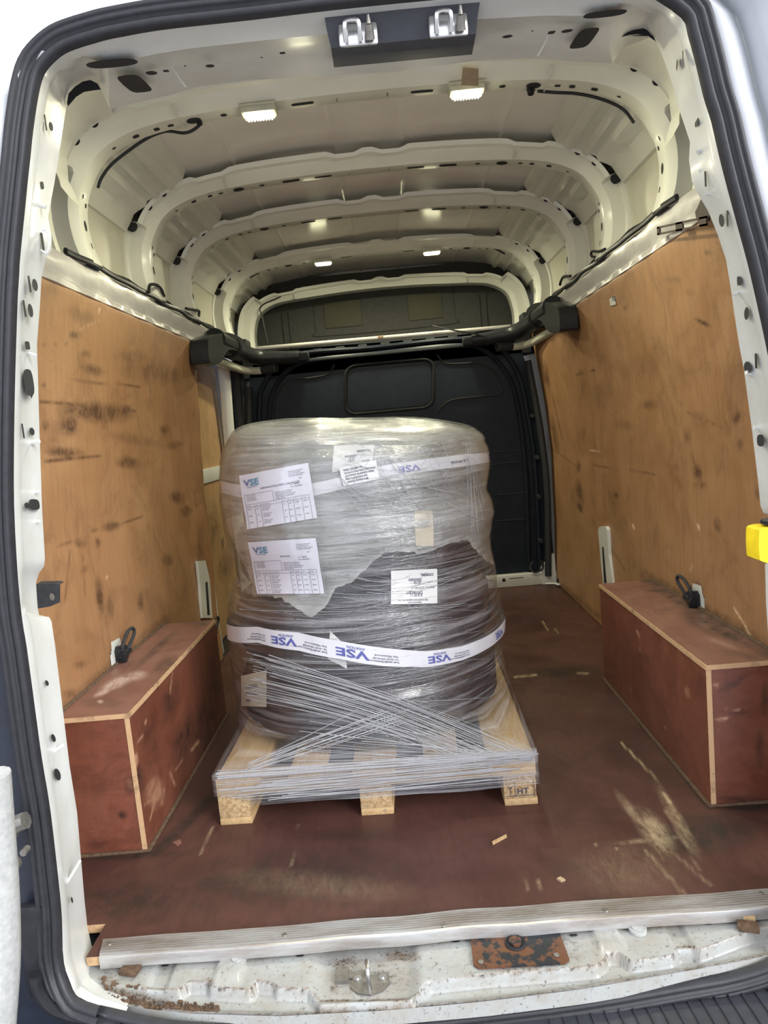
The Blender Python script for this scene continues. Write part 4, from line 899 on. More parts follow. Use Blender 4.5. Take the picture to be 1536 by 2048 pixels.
# tie-down rings
def tiering(s, y, z, x, lab, loop=1):
    r = empty('tie_down_ring', (s*x, y, z), lab, 'tie-down ring')
    bm = bmesh.new()
    prism(bm, [(s*(x+.012), y-.048, z-.035), (s*(x+.012), y+.042, z-.035), (s*(x+.012), y+.03, z+.04), (s*(x+.012), y-.03, z+.045)], (s*.006, 0, 0)); bmobj('mounting_plate', bm, 'paint', r, False)
    bm = bmesh.new(); box(bm, (s*x, y, z), (.026, .048, .044), None, .007); box(bm, (s*(x-.004), y-.012, z+.002), (.030, .012, .050), None, .004); cyl(bm, (s*(x-.01), y-.03, z), (s*(x-.01), y+.03, z), .010, 12)
    bmobj('ring_base', bm, 'black', r)
    bm = bmesh.new(); P = smooth_path([(s*(x-.012), y-.022, z+.012), (s*(x-.016), y-.020, z+.035), (s*(x-.018), y+.02*loop, z+.058), (s*(x-.020), y+.055*loop, z+.060), (s*(x-.020), y+.062*loop, z+.042), (s*(x-.016), y+.03*loop, z+.018), (s*(x-.012), y+.02, z+.008)], 6)
    tube(bm, P, .0052, 8); bmobj('ring_loop', bm, 'blackmatt', r)
tiering(-1, .72, .372, .850, 'black tie-down ring above the left wheel box')
tiering(1, .79, .370, .850, 'black tie-down ring above the right wheel box')
tiering(1, 1.30, .045, .80, 'black tie-down ring low behind the right wheel box, half hidden')
tiering(-1, 1.62, .16, .840, 'black tie-down ring low behind the left wheel box, beside the load')

# ---------------------------------------------------------------- ceiling lamps
def lamp(x, y, lab, z=1.856):
    r = empty('ceiling_light', (x, y, z), lab, 'ceiling light', 'lit ceiling lamps on the roof hoops')
    bm = bmesh.new(); box(bm, (x, y, z-.008), (.098, .052, .022), None, .009); box(bm, (x, y, z+.002), (.10, .058, .006), None, .003); lh = bmobj('lamp_housing', bm, 'lamp_body', r)
    bm = bmesh.new(); box(bm, (x, y-.002, z-.020), (.082, .036, .008), None, .004)
    for i in range(9): box(bm, (x-.032+i*.008, y-.002, z-.0245), (.003, .036, .003), None, 0)
    bmobj('lamp_lens', bm, 'lens', lh)
    ld = bpy.data.lights.new('lamp_glow', 'AREA'); ld.shape = 'RECTANGLE'; ld.size = .09; ld.size_y = .05; ld.energy = LAMP_POWER; ld.color = LAMP_COL
    lo = bpy.data.objects.new('lamp_glow', ld); C.objects.link(lo); lo.parent = r; lo.matrix_parent_inverse = Matrix.Translation(-Vector(r.location)); lo.location = (x, y, z-.030)
lamp(-.285, .765, 'lit ceiling light on the nearest hoop, left, without tape')
lamp(.285, .765, 'lit ceiling light on the nearest hoop, right, with brown tape behind it')
lamp(-.285, 2.55, 'lit ceiling light on the far hoop, left one of the distant pair')
lamp(.285, 2.55, 'lit ceiling light on the far hoop, right one of the distant pair')
bm = bmesh.new(); A = [at(u, v, 1, .705) for u, v in ((926, 134), (957, 137), (957, 172), (922, 170))]
A = [Vector(p) for p in A]
for i in range(4): pass
prism(bm, A, (0, -.001, -.001)); tag(bmobj('parcel_tape', bm, 'brown_tape', None, False), 'brown parcel tape strip stuck above the nearest right ceiling light', 'tape')

# cables on the hoops
def cabl(P, r, lab, par=None):
    bm = bmesh.new(); tube(bm, smooth_path(P, 5), r, 6)
    return tag(bmobj('roof_cable', bm, 'black'), lab, 'cable')
o = cabl([at(u, v, 1, .83) for u, v in ((390, 240), (400, 248), (383, 262), (365, 266), (343, 263), (325, 264), (295, 276), (255, 303), (222, 330), (203, 356), (196, 376))], .0042, 'black cable along the nearest roof hoop, from the left round socket')
bm = bmesh.new(); p = Vector(at(390, 240, 2, 1.852)); cyl(bm, p, p+Vector((0, 0, .006)), .021, 20); cyl(bm, p+Vector((.012, 0, -.014)), p+Vector((.01, 0, .002)), .008, 10); bmobj('cable_grommet', bm, 'black', o)
o = cabl([at(u, v, 1, .83) for u, v in ((1075, 182), (1110, 185), (1150, 187), (1188, 194), (1226, 207), (1250, 222), (1268, 246))], .0042, 'black cable along the nearest roof hoop, from the right round socket')
bm = bmesh.new(); p = Vector(at(1066, 175, 2, 1.850)); cyl(bm, p, p+Vector((0, 0, .006)), .022, 20); cyl(bm, p+Vector((-.008, -.004, -.018)), p+Vector((-.006, 0, .002)), .009, 10, .012); bmobj('cable_grommet', bm, 'black', o)
cabl([at(u, v, 1, 3.0) for u, v in ((584, 567), (565, 570), (563, 585), (560, 594), (530, 607), (520, 618), (524, 632), (530, 663), (536, 688)) ], .004, 'thin black cable hanging down the left of the far roof arch')
cabl([at(u, v, 1, 2.56) for u, v in ((587, 522), (565, 524), (545, 532), (525, 540), (500, 555))], .005, 'black cable on the far lit hoop, left side')
cabl([at(u, v, 1, 2.56) for u, v in ((925, 492), (950, 493), (985, 496), (1010, 508))], .005, 'black cable on the far lit hoop, right side')
cabl([at(u, v, 1, 2.60) for u, v in ((865, 652), (905, 660), (940, 666), (975, 675), (1000, 690))], .004, 'black cable trailing over the cross bar on the right')
cabl([at(u, v, 0, -.79) for u, v in ((297, 585), (300, 570), (312, 570), (322, 578), (328, 593))], .006, 'black cable clip hooked over the left rail, nearest one')
cabl([at(u, v, 0, -.79) for u, v in ((372, 617), (388, 620), (398, 622), (398, 632))], .006, 'black cable clip hooked over the left rail, farther one')
cabl([at(u, v, 0, .79) for u, v in ((1210, 498), (1198, 503), (1184, 503), (1183, 512), (1190, 514))], .005, 'black cable clip hooked over the right rail, nearest one')
cabl([at(u, v, 0, .79) for u, v in ((1141, 552), (1128, 553), (1122, 562), (1120, 570))], .006, 'black cable clip hooked over the right rail, farther one')

# striker housing over the opening
hs = empty('overhead_catch', (.08, 0, 1.62), 'black plastic door catch housing with two steel loops above the opening', 'door catch')
def hp(u, v, y): return np.array(at(u, v, 1, y))
A = [(641, -20), (652, 60), (660, 100), (666, 134), (946, 108), (951, 62), (963, -30)]
B0 = [hp(640, -30, -.10), hp(652, 62, -.07), hp(661, 98, -.045), hp(668, 135, .02), hp(944, 108, .02), hp(951, 70, -.045), hp(955, 40, -.07), hp(965, -50, -.10)]
bm = bmesh.new()
rows = [[hp(640, -40, -.115), hp(965, -66, -.115)], [hp(646, 18, -.10), hp(962, -10, -.10)], [hp(654, 62, -.085), hp(955, 35, -.085)], [hp(662, 96, -.07), hp(952, 68, -.07)], [hp(668, 135, .0), hp(944, 109, .0)], [hp(668, 128, .10), hp(944, 103, .10)]]
VV = []
for a, b in rows: VV.append([bm.verts.new(a+(b-a)*t) for t in np.linspace(0, 1, 9)])
for j in range(len(rows)-1):
    for i in range(8): bm.faces.new((VV[j][i], VV[j][i+1], VV[j+1][i+1], VV[j+1][i]))
for i in (0, 8):
    up = [bm.verts.new(np.array(VV[j][i].co)+np.array((0, .03, .05))) for j in range(len(rows))]
    for j in range(len(rows)-1): bm.faces.new((VV[j][i], VV[j+1][i], up[j+1], up[j]))
bmobj('catch_housing', bm, 'housing', hs)
for u, v in ((716, 67), (897, 49)):
    q = np.array(hp(u, v, -.094)); q = Vector(q)
    bm = bmesh.new(); box(bm, q+Vector((0, .004, 0)), (.062, .006, .034), Matrix.Rotation(.02, 4, 'Y'), .004); bmobj('bright_recess', bm, 'steel', hs)
    bm = bmesh.new(); a = q+Vector((-.020, -.006, -.014)); tube(bm, smooth_path([a, a+Vector((0, -.010, .014)), a+Vector((.003, -.012, .024)), a+Vector((.020, -.012, .024)), a+Vector((.023, -.010, .014)), a+Vector((.023, 0, 0))], 4), .0038, 8)
    bmobj('catch_loop', bm, 'steel', hs)
    bm = bmesh.new(); b = q+Vector((.018, -.004, -.012)); cyl(bm, b, b+Vector((0, -.012, .016)), .008, 12, .006); cyl(bm, b+Vector((0, -.012, .016)), b+Vector((0, -.016, .028)), .0042, 10, .002); bmobj('guide_pin', bm, 'dsteel', hs)

# left pillar bracket, right yellow bumper, right slotted bracket
bm = bmesh.new(); A = [at(u, v, 1, .04) for u, v in ((72, 1177), (119, 1170), (119, 1205), (100, 1213), (76, 1217))]; prism(bm, A, (0, .003, 0))
A = [at(u, v, 1, .04) for u, v in ((72, 1177), (119, 1170), (112, 1168), (72, 1169))]; prism(bm, A, (0, .02, .002)); hole(bm, at(104, 1194, 1, .0385), (1, 0, 0), (0, 0, 1), .010, .015, 1)
tag(bmobj('pillar_bracket', bm, ['blackmatt', 'dsteel'], None, False), 'black steel bracket sticking out of the notch in the left door pillar', 'bracket')
yb = empty('door_stop', (.64, -.06, .69), 'yellow rubber door stop on the right door pillar', 'door stop')
bm = bmesh.new(); A = smooth_path([at(u, v, 1, -.055) for u, v in ((1492, 1062), (1493, 1104), (1500, 1114), (1540, 1122), (1600, 1124), (1600, 1048), (1530, 1047), (1498, 1050))], 2, True)
prism(bm, A, (0, -.045, 0)); bmesh.ops.bevel(bm, geom=[e for e in bm.edges if e.calc_face_angle(0) > 1.0], offset=.006, segments=3, affect='EDGES'); bmobj('rubber_block', bm, 'yellow', yb)
bm = bmesh.new(); q = Vector(at(1552, 1046, 1, -.085)); cyl(bm, q, q+Vector((0, 0, .006)), .024, 20); bmobj('dark_cap', bm, 'black', yb)
br = empty('slotted_bracket', at(1400, 450, 0, .78), 'dark slotted steel bracket at the top of the right wall board by the door', 'bracket')
bm = bmesh.new(); E0, E1 = Vector(at(1314, 466, 0, .775)), Vector(at(1412, 446, 0, .775)); dv = (E1-E0); L_ = dv.length; dv.normalize(); upv = Vector((0, 0, 1))
def bar_(t0, t1, z0, z1): prism(bm, [E0+dv*(t0*L_)+upv*z0, E0+dv*(t1*L_)+upv*z0, E0+dv*(t1*L_)+upv*z1, E0+dv*(t0*L_)+upv*z1], (.004, 0, 0))
bar_(0, 1, -.006, -.001); bar_(0, 1, .011, .016); bar_(0, .06, -.006, .016); bar_(.42, .56, -.006, .016); bar_(.88, 1, -.006, .016)
bmobj('slotted_arm', bm, 'darkrust', br, False)
bm = bmesh.new(); prism(bm, [at(u, v, 0, .785) for u, v in ((1393, 441), (1414, 443), (1418, 430), (1411, 399), (1402, 398), (1396, 412), (1390, 424))], (.006, 0, 0))
bmobj('bracket_foot', bm, 'darkrust', br, False)
# sticker on the right board, screws
bm = bmesh.new(); A = [at(u, v, 0, W(1.33)-.0005) for u, v in ((1217, 587), (1228, 589), (1232, 609), (1221, 612))]; prism(bm, A, (-.0006, 0, 0)); st = bmobj('sticker', bm, 'label', None, False)
tag(st, 'small white barcode sticker high on the right wall board', 'sticker')
bm = bmesh.new()
for k_ in range(4): p = Vector(at(1225+1.6*k_, 597, 0, W(1.33)-.0016)); box(bm, p, (.0004, .004, .016))
bmobj('printed_bars', bm, 'ink', st, False)
# wood chips on the floor
for L, lab, m_ in (([(984, 1686), (1013, 1671), (1014, 1675), (986, 1690)], 'pale splinter of wood on the floor right of the pallet', 'pine'), ([(345, 1688), (360, 1681), (363, 1686), (354, 1693)], 'reddish chip on the floor in front of the left wheel box', 'redtop'), ([(1113, 1760), (1121, 1756), (1131, 1762), (1122, 1765)], 'small orange-brown chip on the floor near the threshold', 'brown_tape')):
    bm = bmesh.new(); prism(bm, [at(u, v, 2, .0) for u, v in L], (0, 0, .004)); tag(bmobj('wood_chip', bm, m_, None, False), lab, 'chip')

# ---------------------------------------------------------------- outside
bm = bmesh.new(); box(bm, (0, -4, -.70), (40, 40, .04)); gd = bmobj('ground', bm, 'ground', None, False); tag(gd, kind='structure')
# bumper step below the sill
bs = empty('bumper_step', (.2, -.3, -.12), 'ribbed black plastic bumper step below the rear sill', 'bumper step')
bm = bmesh.new()
def by(x): return lipy(x)-.004
xs_ = lin(-.95, .95, .05)
for x0, x1 in zip(xs_[:-1], xs_[1:]):
    a, b = by(x0), by(x1); bm.faces.new([bm.verts.new(p) for p in ((x0, a, -.085), (x1, b, -.085), (x1, b-.22, -.10), (x0, a-.22, -.10))]); bm.faces.new([bm.verts.new(p) for p in ((x0, a-.22, -.10), (x1, b-.22, -.10), (x1, b-.25, -.30), (x0, a-.25, -.30))])
bmesh.ops.remove_doubles(bm, verts=bm.verts, dist=.001); bmobj('step_top', bm, 'step', bs)
bm = bmesh.new()
for i in range(60):
    x = -.6+i*.0245; y = by(x)
    if not (-.15 < x < .16): bm = bmesh.new(); tube(bm, [(x, y-.002, -.083), (x+.012, y-.2, -.097)], .0016, 5); bmobj('step_rib', bm, 'step', bs)
# body outside the seal: right side flange and open door edge, left hinge pillar
bm = bmesh.new()
R_ = [(a, b) for a, b, y in PAIRS if a[0] > 1250]
rows = []
for a, b in R_:
    o = outp(*a); rows.append([bm.verts.new(o+np.array(d)) for d in ((.036, .004, 0), (.040, -.004, 0), (.055, -.010, 0), (.075, 0.004, 0), (.085, .010, 0), (.088, .020, 0))])
for i in range(len(rows)-1):
    for j in range(5): bm.faces.new((rows[i][j], rows[i][j+1], rows[i+1][j+1], rows[i+1][j]))
L_ = [(a, b) for a, b, y in PAIRS if a[0] < 200 and a[1] < 1000]
tag(bmobj('trim_40', bm, 'paint_out', None, True), kind='structure')
bm = bmesh.new(); rows = []
for a, b in R_:
    o = outp(*a); rows.append([bm.verts.new(o+np.array(d)) for d in ((.0905, .018, 0), (.0915, -.012, 0), (.102, -.030, 0), (.130, -.05, 0), (.165, -.055, 0), (.19, -.02, 0))])
for i in range(len(rows)-1):
    for j in range(5): bm.faces.new((rows[i][j], rows[i][j+1], rows[i+1][j+1], rows[i+1][j]))
tag(bmobj('door_3', bm, 'paint_out', None, True), kind='structure')
# left: white hinge pillar top, rounded
bm = bmesh.new(); rows = []
for a, b in [(a, b) for a, b, y in PAIRS if a[0] < 135 and a[1] < 700]:
    o = outp(*a); k1 = 1 if a[1] > 150 else .45
    rows.append([bm.verts.new(o+np.array(d)) for d in ((-.035, .01, .002), (-.042*k1, -.006, 0), (-.07*k1, -.012, 0), (-.10*k1, -.006, -.0), (-.13*k1, .02, 0))])
for i in range(len(rows)-1):
    for j in range(4): bm.faces.new((rows[i][j], rows[i][j+1], rows[i+1][j+1], rows[i+1][j]))
tag(bmobj('trim_41', bm, 'paint_out', None, True), kind='structure')
# left open door: dark inner trim, hinge, white edge
ld_ = empty('door_4', (-.75, -.2, .3)); tag(ld_, kind='structure')
bm = bmesh.new(); prism(bm, [at(u, v, 1, -.112) for u, v in ((-160, 1120), (22, 1120), (40, 1293), (72, 1513), (108, 1781), (116, 1920), (140, 1982), (240, 2030), (330, 2120), (-160, 2120))], (0, .02, 0)); bmobj('inner_trim', bm, 'navy', ld_, False)
bm = bmesh.new(); A = smooth_path([at(u, v, 1, -.16) for u, v in ((70, 1950), (78, 1985), (110, 2020), (170, 2038), (230, 2045))], 4); tube(bm, A, .010, 8)
box(bm, Vector(at(75, 1900, 1, -.13)), (.05, .02, .18), None, .008); bmobj('trim_moulding', bm, 'black', ld_)
bm = bmesh.new(); A = smooth_path([at(u, v, 1, -.33) for u, v in ((-14, 1550), (-6, 1660), (2, 1760), (6, 1850), (6, 1940), (-2, 2060))], 5)
tube(bm, A, .028, 12, sq=.8); bmobj('door_edge', bm, 'plug', ld_)
bm = bmesh.new(); A = smooth_path([at(u, v, 1, -.16) for u, v in ((-10, 1700), (10, 1680), (28, 1652), (52, 1640))], 4); tube(bm, A, .015, 8)
q = Vector(at(28, 1725, 1, -.17)); cyl(bm, q, q+Vector((0, -.02, 0)), .014, 18); q2 = Vector(at(55, 1696, 1, -.17)); cyl(bm, q2, q2+Vector((0, -.015, 0)), .006, 10)
bmobj('door_hinge', bm, 'dsteel', ld_)

# ---------------------------------------------------------------- pallet
PC = np.array((-.1197, .382)); PR = -.020; PX = np.array((math.cos(PR), math.sin(PR))); PY = np.array((-math.sin(PR), math.cos(PR))); PD = .82
def pl(u, v, z): q = PC+PX*u+PY*v; return Vector((q[0], q[1], z))
RM = Matrix.Rotation(PR, 4, 'Z')
pal = empty('pallet', pl(0, PD/2, 0), 'pine pallet with chipboard blocks standing on the van floor', 'pallet')
def pbox(name, u0, u1, v0, v1, z0, z1, mat, bev=.002):
    bm = bmesh.new(); box(bm, pl((u0+u1)/2, (v0+v1)/2, (z0+z1)/2), (u1-u0, v1-v0, z1-z0), RM, bev); return bmobj(name, bm, mat, pal)
for u in (-.4, -.041, .318):
    w_ = .082
    pbox('bottom_runner', u, u+w_, 0, PD, 0, .018, 'pine')
    for v in (.0, PD/2-.05, PD-.10): pbox('spacer_block', u, u+w_-.002, v+.001, v+.10, .018, .078, 'chip')
for v in (.0, PD/2-.05, PD-.10): pbox('cross_board', -.4, .4, v, v+.10, .078, .099, 'pinex')
for u0, u1 in ((-.4, -.285), (-.215, -.125), (-.055, .055), (.125, .215), (.285, .4)): pbox('deck_board', u0, u1, 0, PD, .099, .121, 'pine')
bm = bmesh.new(); cyl(bm, pl(.0185, -.0005, .011), pl(.0185, .004, .011), .0045, 12); bmobj('wood_knot', bm, 'brown_tape', pal)

def text_mesh(txt, size=1.0):
    cu = bpy.data.curves.new('t', 'FONT'); cu.body = txt; cu.size = size; cu.resolution_u = 2; cu.align_x = 'LEFT'; cu.offset = (.03 if txt == 'VSE' else .012)*size
    o = bpy.data.objects.new('t', cu); C.objects.link(o)
    dg = bpy.context.evaluated_depsgraph_get(); dg.update(); me = bpy.data.meshes.new_from_object(o.evaluated_get(dg)); bpy.data.objects.remove(o)
    V = np.array([v.co[:] for v in me.vertices]) if len(me.vertices) else np.zeros((0, 3)); F = [tuple(p.vertices) for p in me.polygons]; bpy.data.meshes.remove(me)
    return V, F
# stamped mark on the right block
V, F = text_mesh('HT', .022)
pyobj('stamped_mark', [pl(.350+x, -.0006, .030+z) for x, z, _ in V], F, 'ink', pal, False)
bm = bmesh.new()
for a, b in (((.323, .026), (.393, .026)), ((.393, .026), (.393, .062)), ((.346, .026), (.346, .062)), ((.334, .030), (.334, .05)), ((.328, .052), (.334, .044)), ((.340, .052), (.334, .044))): cyl(bm, pl(a[0], -.0008, a[1]), pl(b[0], -.0008, b[1]), .0007, 5)
bmobj('stamped_frame', bm, 'ink', pal)

# ---------------------------------------------------------------- wheels stacked on the pallet
SC = np.array((-.128, .815)); TH = .207; Z0 = .121
for i in range(4):
    zc = Z0+TH*(i+.5); ox, oy = ((-.004, 0), (-.004, .004), (.004, -.002), (-.008, .0))[i]; R0 = .392; K0 = (.985, .975, .925, .915)[i]
    lab = ['lowest tyre of the wrapped stack, resting on the pallet', 'second tyre from the bottom of the wrapped stack, behind the lower white tape', 'second tyre from the top of the wrapped stack, with a white label in front', 'topmost tyre of the wrapped stack, under the milky plastic bag'][i]
    r = empty('stacked_tyre', (SC[0]+ox, SC[1]+oy, zc-TH/2), lab, 'tyre', 'tyres stacked on the pallet')
    prof = [(.20, -.085), (.225, -.100), (.30, -.1065), (.345, -.100), (.372, -.080), (.382, -.062)]
    for g in (-.045, -.015, .015, .045): prof += [(.388, g-.006), (.380, g-.004), (.380, g+.004), (.388, g+.006)]
    prof += [(.382, .062), (.372, .080), (.345, .100), (.30, .1065), (.225, .100), (.20, .085)]
    n = 96; V = []; F = []; m_ = len(prof)
    for k_ in range(n):
        a = 2*math.pi*k_/n
        for rr, z in prof: V.append((SC[0]+ox+rr*K0*math.cos(a), SC[1]+oy+rr*K0*math.sin(a), zc+z*.96))
    for k_ in range(n):
        for j in range(m_-1): F.append((k_*m_+j, ((k_+1) % n)*m_+j, ((k_+1) % n)*m_+j+1, k_*m_+j+1))
    pyobj('rubber_tread', V, F, 'tyre', r, 'auto', True)
    bm = bmesh.new(); c0 = Vector((SC[0]+ox, SC[1]+oy, zc)); cyl(bm, c0-Vector((0, 0, .088)), c0+Vector((0, 0, .088)), .190, 40); cyl(bm, c0-Vector((0, 0, .098)), c0+Vector((0, 0, .098)), .07, 24)
    bmobj('wheel_hub', bm, 'hub', r)

# film surface: radius round the stack as a function of angle and height
LP = [(.13, .420), (.16, .414), (.20, .412), (.26, .416), (.35, .415), (.42, .412), (.49, .402), (.53, .389), (.57, .366), (.61, .368), (.66, .382), (.72, .391), (.80, .393), (.88, .385), (.93, .372), (.98, .342), (1.005, .300)]
RP = [(.13, .395), (.16, .408), (.20, .407), (.26, .402), (.30, .402), (.36, .412), (.41, .408), (.45, .401), (.53, .400), (.58, .393), (.62, .394), (.69, .406), (.72, .404), (.757, .391), (.79, .398), (.83, .409), (.87, .407), (.90, .396), (.93, .366), (.945, .340)]
def rectR(th):
    d = np.array((math.cos(th), math.sin(th))); lx, ly = d@PX, d@PY; c = SC-PC; cx, cy = c@PX, c@PY; g = .007
    hx = (.4+g-cx) if lx > 0 else (.4+g+cx); hy = (PD+g-cy) if ly > 0 else (cy+g)
    return min(hx/max(abs(lx), 1e-6), hy/max(abs(ly), 1e-6))
def ztop(th): return .975-.030*math.cos(th)*1.0
def nth(th): return (th+1.5*math.pi) % (2*math.pi)-1.5*math.pi
def filmR(th, z):
    th = nth(th)
    c = math.cos(th); wl = (1-c)/2
    a = np.interp(z, [q[0] for q in LP], [q[1] for q in LP]); b = np.interp(z, [q[0] for q in RP], [q[1] for q in RP])
    r = float(a*wl+b*(1-wl))
    if z < .215:
        t = (.215-z)/(.215-.135); t = min(max(t, 0), 1); t = t**1.5
        r = r*(1-t)+rectR(th)*t
    if z < .135: r = rectR(th)
    wr = .0022*noise.noise((th*2.2, z*46, 1))+.0035*noise.noise((th*5, z*9, 4))+.0012*noise.noise((th*4+z*9, z*120, 7))
    return r+wr*min(1, max(0, (z-.06)/.05))
def filmP(th, z, off=0.0):
    r = filmR(th, z)+off; return np.array((SC[0]+r*math.cos(th), SC[1]+r*math.sin(th), z))
def on_film(u, v):                         # angle and height where a photo pixel meets the film
    d = FW+RT*(u-768)/FPX-UP*(v-1024)/FPX
    prev = None
    for t in np.arange(1.55, 2.35, .004):
        p = CAM+d*t; q = p[:2]-SC; r = math.hypot(*q); th = math.atan2(q[1], q[0])
        g = r-filmR(th, p[2])
        if g < 0: return nth(th), p[2]
        if prev is None or g < prev[0]: prev = (g, th, p[2])
    return nth(prev[1]), prev[2]
def film_mesh(name, cols, mat, off=0.0, parent=None, haze=None):
    """cols: list of (theta, [z...]) with equal counts"""
    V = []; UV = []; nz = len(cols[0][1])
    for th, zs in cols:
        for z in zs: V.append(filmP(th, z, off)); UV.append((th*.4, z))
    F = []
    for i in range(len(cols)-1):
        for j in range(nz-1): a = i*nz+j; F.append((a, a+nz, a+nz+1, a+1))
    return V, F, UV
def mkuv(name, V, F, UV, mat, parent=None, haze=None, smooth=True):
    o = pyobj(name, V, F, mat, parent, smooth)
    l = o.data.uv_layers.new(name='wrap'); li = np.zeros(len(o.data.loops), np.int32); o.data.loops.foreach_get('vertex_index', li)
    l.data.foreach_set('uv', np.array(UV, np.float32)[li].ravel())
    a = o.data.attributes.new('haze', 'FLOAT', 'POINT'); a.data.foreach_set('value', np.array(haze if haze is not None else np.zeros(len(V)), np.float32))
    return o
# outer wrap: wall, domed top
ths = np.linspace(-1.5*math.pi+1e-4, .5*math.pi-1e-4, 361)
V, UV, HZ = [], [], []
zs0 = np.concatenate((np.linspace(.052, .135, 12), np.linspace(.142, .215, 12), np.linspace(.222, 1, 1)))[:24]
nt_ = 24+96+14
for th in ths:
    col = []
    lxx = filmP(th, .1)[0]; zb = .052+.006*noise.noise((th*2.3, 0, 3))+.026*(1-ss(-.50, -.40, lxx))+.004*ss(.1, .25, lxx)
    zt = ztop(th)-.05
    zz = list(np.linspace(zb, .135, 12))+list(np.linspace(.142, .215, 12))+list(np.linspace(.222, zt, 96))
    for z in zz:
        p = filmP(th, z); V.append(p); UV.append((th*.4, z))
        h = 0
        if .112 < z < .14: h = .20
        elif z < .16: h = .03
        HZ.append(h)
    rr = filmR(th, zt)
    for k_ in range(1, 15):                       # shoulder and dome
        a = k_/14; ang = a*math.pi/2; r = rr*(1-a**2.2) if a < 1 else 0
        r = rr*math.cos(ang)**.45 if a < 1 else .0005
        z = zt+.062*math.sin(ang)+.010*a
        r *= 1+.02*noise.noise((math.cos(th)*3, math.sin(th)*3, a*3)); z = .925-.030*(r*math.cos(th)/max(rr, .01))+.062*math.sin(ang)+.010*a+.008*noise.noise((r*math.cos(th)*9, r*math.sin(th)*9, 2))
        V.append((SC[0]+r*math.cos(th), SC[1]+r*math.sin(th), z)); UV.append((th*.4, z+a*.2)); HZ.append(.12)
F = []; nz = 24+96+14
for i in range(len(ths)-1):
    for j in range(nz-1): a = i*nz+j; F.append((a, a+nz, a+nz+1, a+1))
film = mkuv('stretch_film', V, F, UV, 'film', None, HZ)
tag(film, 'clear stretch film wrapped round the tyre stack and down over the pallet edge', 'stretch film')
# milky bag under the film
bedge = [(441, 1000), (448, 1050), (470, 1125), (500, 1165), (530, 1190), (565, 1197), (590, 1215), (620, 1236), (650, 1215), (672, 1175), (700, 1168), (735, 1135), (765, 1108), (800, 1102), (840, 1108), (870, 1100), (900, 1086), (938, 1080), (952, 1100), (975, 1122), (990, 1132)]
be = sorted([on_film(u, v) for u, v in bedge]); bt = [a for a, b in be]; bz = [b for a, b in be]
V, UV, HZ = [], [], []; nb = 60
for th in ths:
    zb = float(np.interp(th, bt, bz))+.006*noise.noise((th*22, 0, 5)); zt = ztop(th)-.052
    for z in np.linspace(zb, zt, 46): V.append(filmP(th, z, -.0035)); UV.append((th*.4, z)); HZ.append(.12 if z < zb+.012 else 0)
    rr = filmR(th, zt)-.0035
    for k_ in range(1, 15):
        a = k_/14; ang = a*math.pi/2; r = rr*math.cos(ang)**.45 if a < 1 else .0005
        V.append((SC[0]+r*math.cos(th), SC[1]+r*math.sin(th), .921-.030*(r*math.cos(th)/max(rr, .01))+.060*math.sin(ang)+.010*a+.008*noise.noise((r*math.cos(th)*9, r*math.sin(th)*9, 2)))); UV.append((th*.4, zt+a*.2)); HZ.append(0)
F = []
for i in range(len(ths)-1):
    for j in range(nb-1): a = i*nb+j; F.append((a, a+nb, a+nb+1, a+1))
bag = mkuv('plastic_bag', V, F, UV, 'bag', None, HZ); tag(bag, 'torn milky plastic bag pulled over the top of the tyre stack, under the film', 'plastic bag')

# patches that follow the film: bilinear photo quad -> surface
def quad_fn(q, off):
    q = [np.array(p, float) for p in q]     # tl, tr, br, bl
    cs = [on_film(*p) for p in q]
    def f(s, t):                             # s right 0..1, t down 0..1
        a = (q[0]*(1-s)+q[1]*s)*(1-t)+(q[3]*(1-s)+q[2]*s)*t
        th, z = on_film(a[0], a[1]); return filmP(th, z, off)
    return f
def smooth_quad(q, off, n=9):
    """coarse sample then interpolate, so paper stays smooth over the wrinkles"""
    f = quad_fn(q, off); G = np.array([[f(i/(n-1), j/(n-1)) for i in range(n)] for j in range(n)])
    K = G.copy()
    for _ in range(3): K[1:-1, 1:-1] = (K[1:-1, 1:-1]*2+K[:-2, 1:-1]+K[2:, 1:-1]+K[1:-1, :-2]+K[1:-1, 2:])/6
    K[1:-1, 0] = (K[:-2, 0]+K[2:, 0]+2*K[1:-1, 0])/4; K[1:-1, -1] = (K[:-2, -1]+K[2:, -1]+2*K[1:-1, -1])/4
    K[0, 1:-1] = (K[0, :-2]+K[0, 2:]+2*K[0, 1:-1])/4; K[-1, 1:-1] = (K[-1, :-2]+K[-1, 2:]+2*K[-1, 1:-1])/4
    def g(s, t, o=0.0):
        x = min(max(s, 0), 1)*(n-1); y = min(max(t, 0), 1)*(n-1); i = min(int(x), n-2); j = min(int(y), n-2); a, b = x-i, y-j
        p = (K[j, i]*(1-a)+K[j, i+1]*a)*(1-b)+(K[j+1, i]*(1-a)+K[j+1, i+1]*a)*b
        if o:
            c = np.array((SC[0], SC[1], p[2])); d = p-c; p = p+d/np.linalg.norm(d)*o
        return p
    return g
def patch(name, g, mat, parent=None, o=0.0, n=16, ext=0.0):
    V = [g(i/n, j/n, o) for j in range(n+1) for i in range(n+1)]; F = [(j*(n+1)+i, (j+1)*(n+1)+i, (j+1)*(n+1)+i+1, j*(n+1)+i+1) for j in range(n) for i in range(n)]
    UV = [(i/n*.2, j/n*.2) for j in range(n+1) for i in range(n+1)]
    return mkuv(name, V, F, UV, mat, parent)
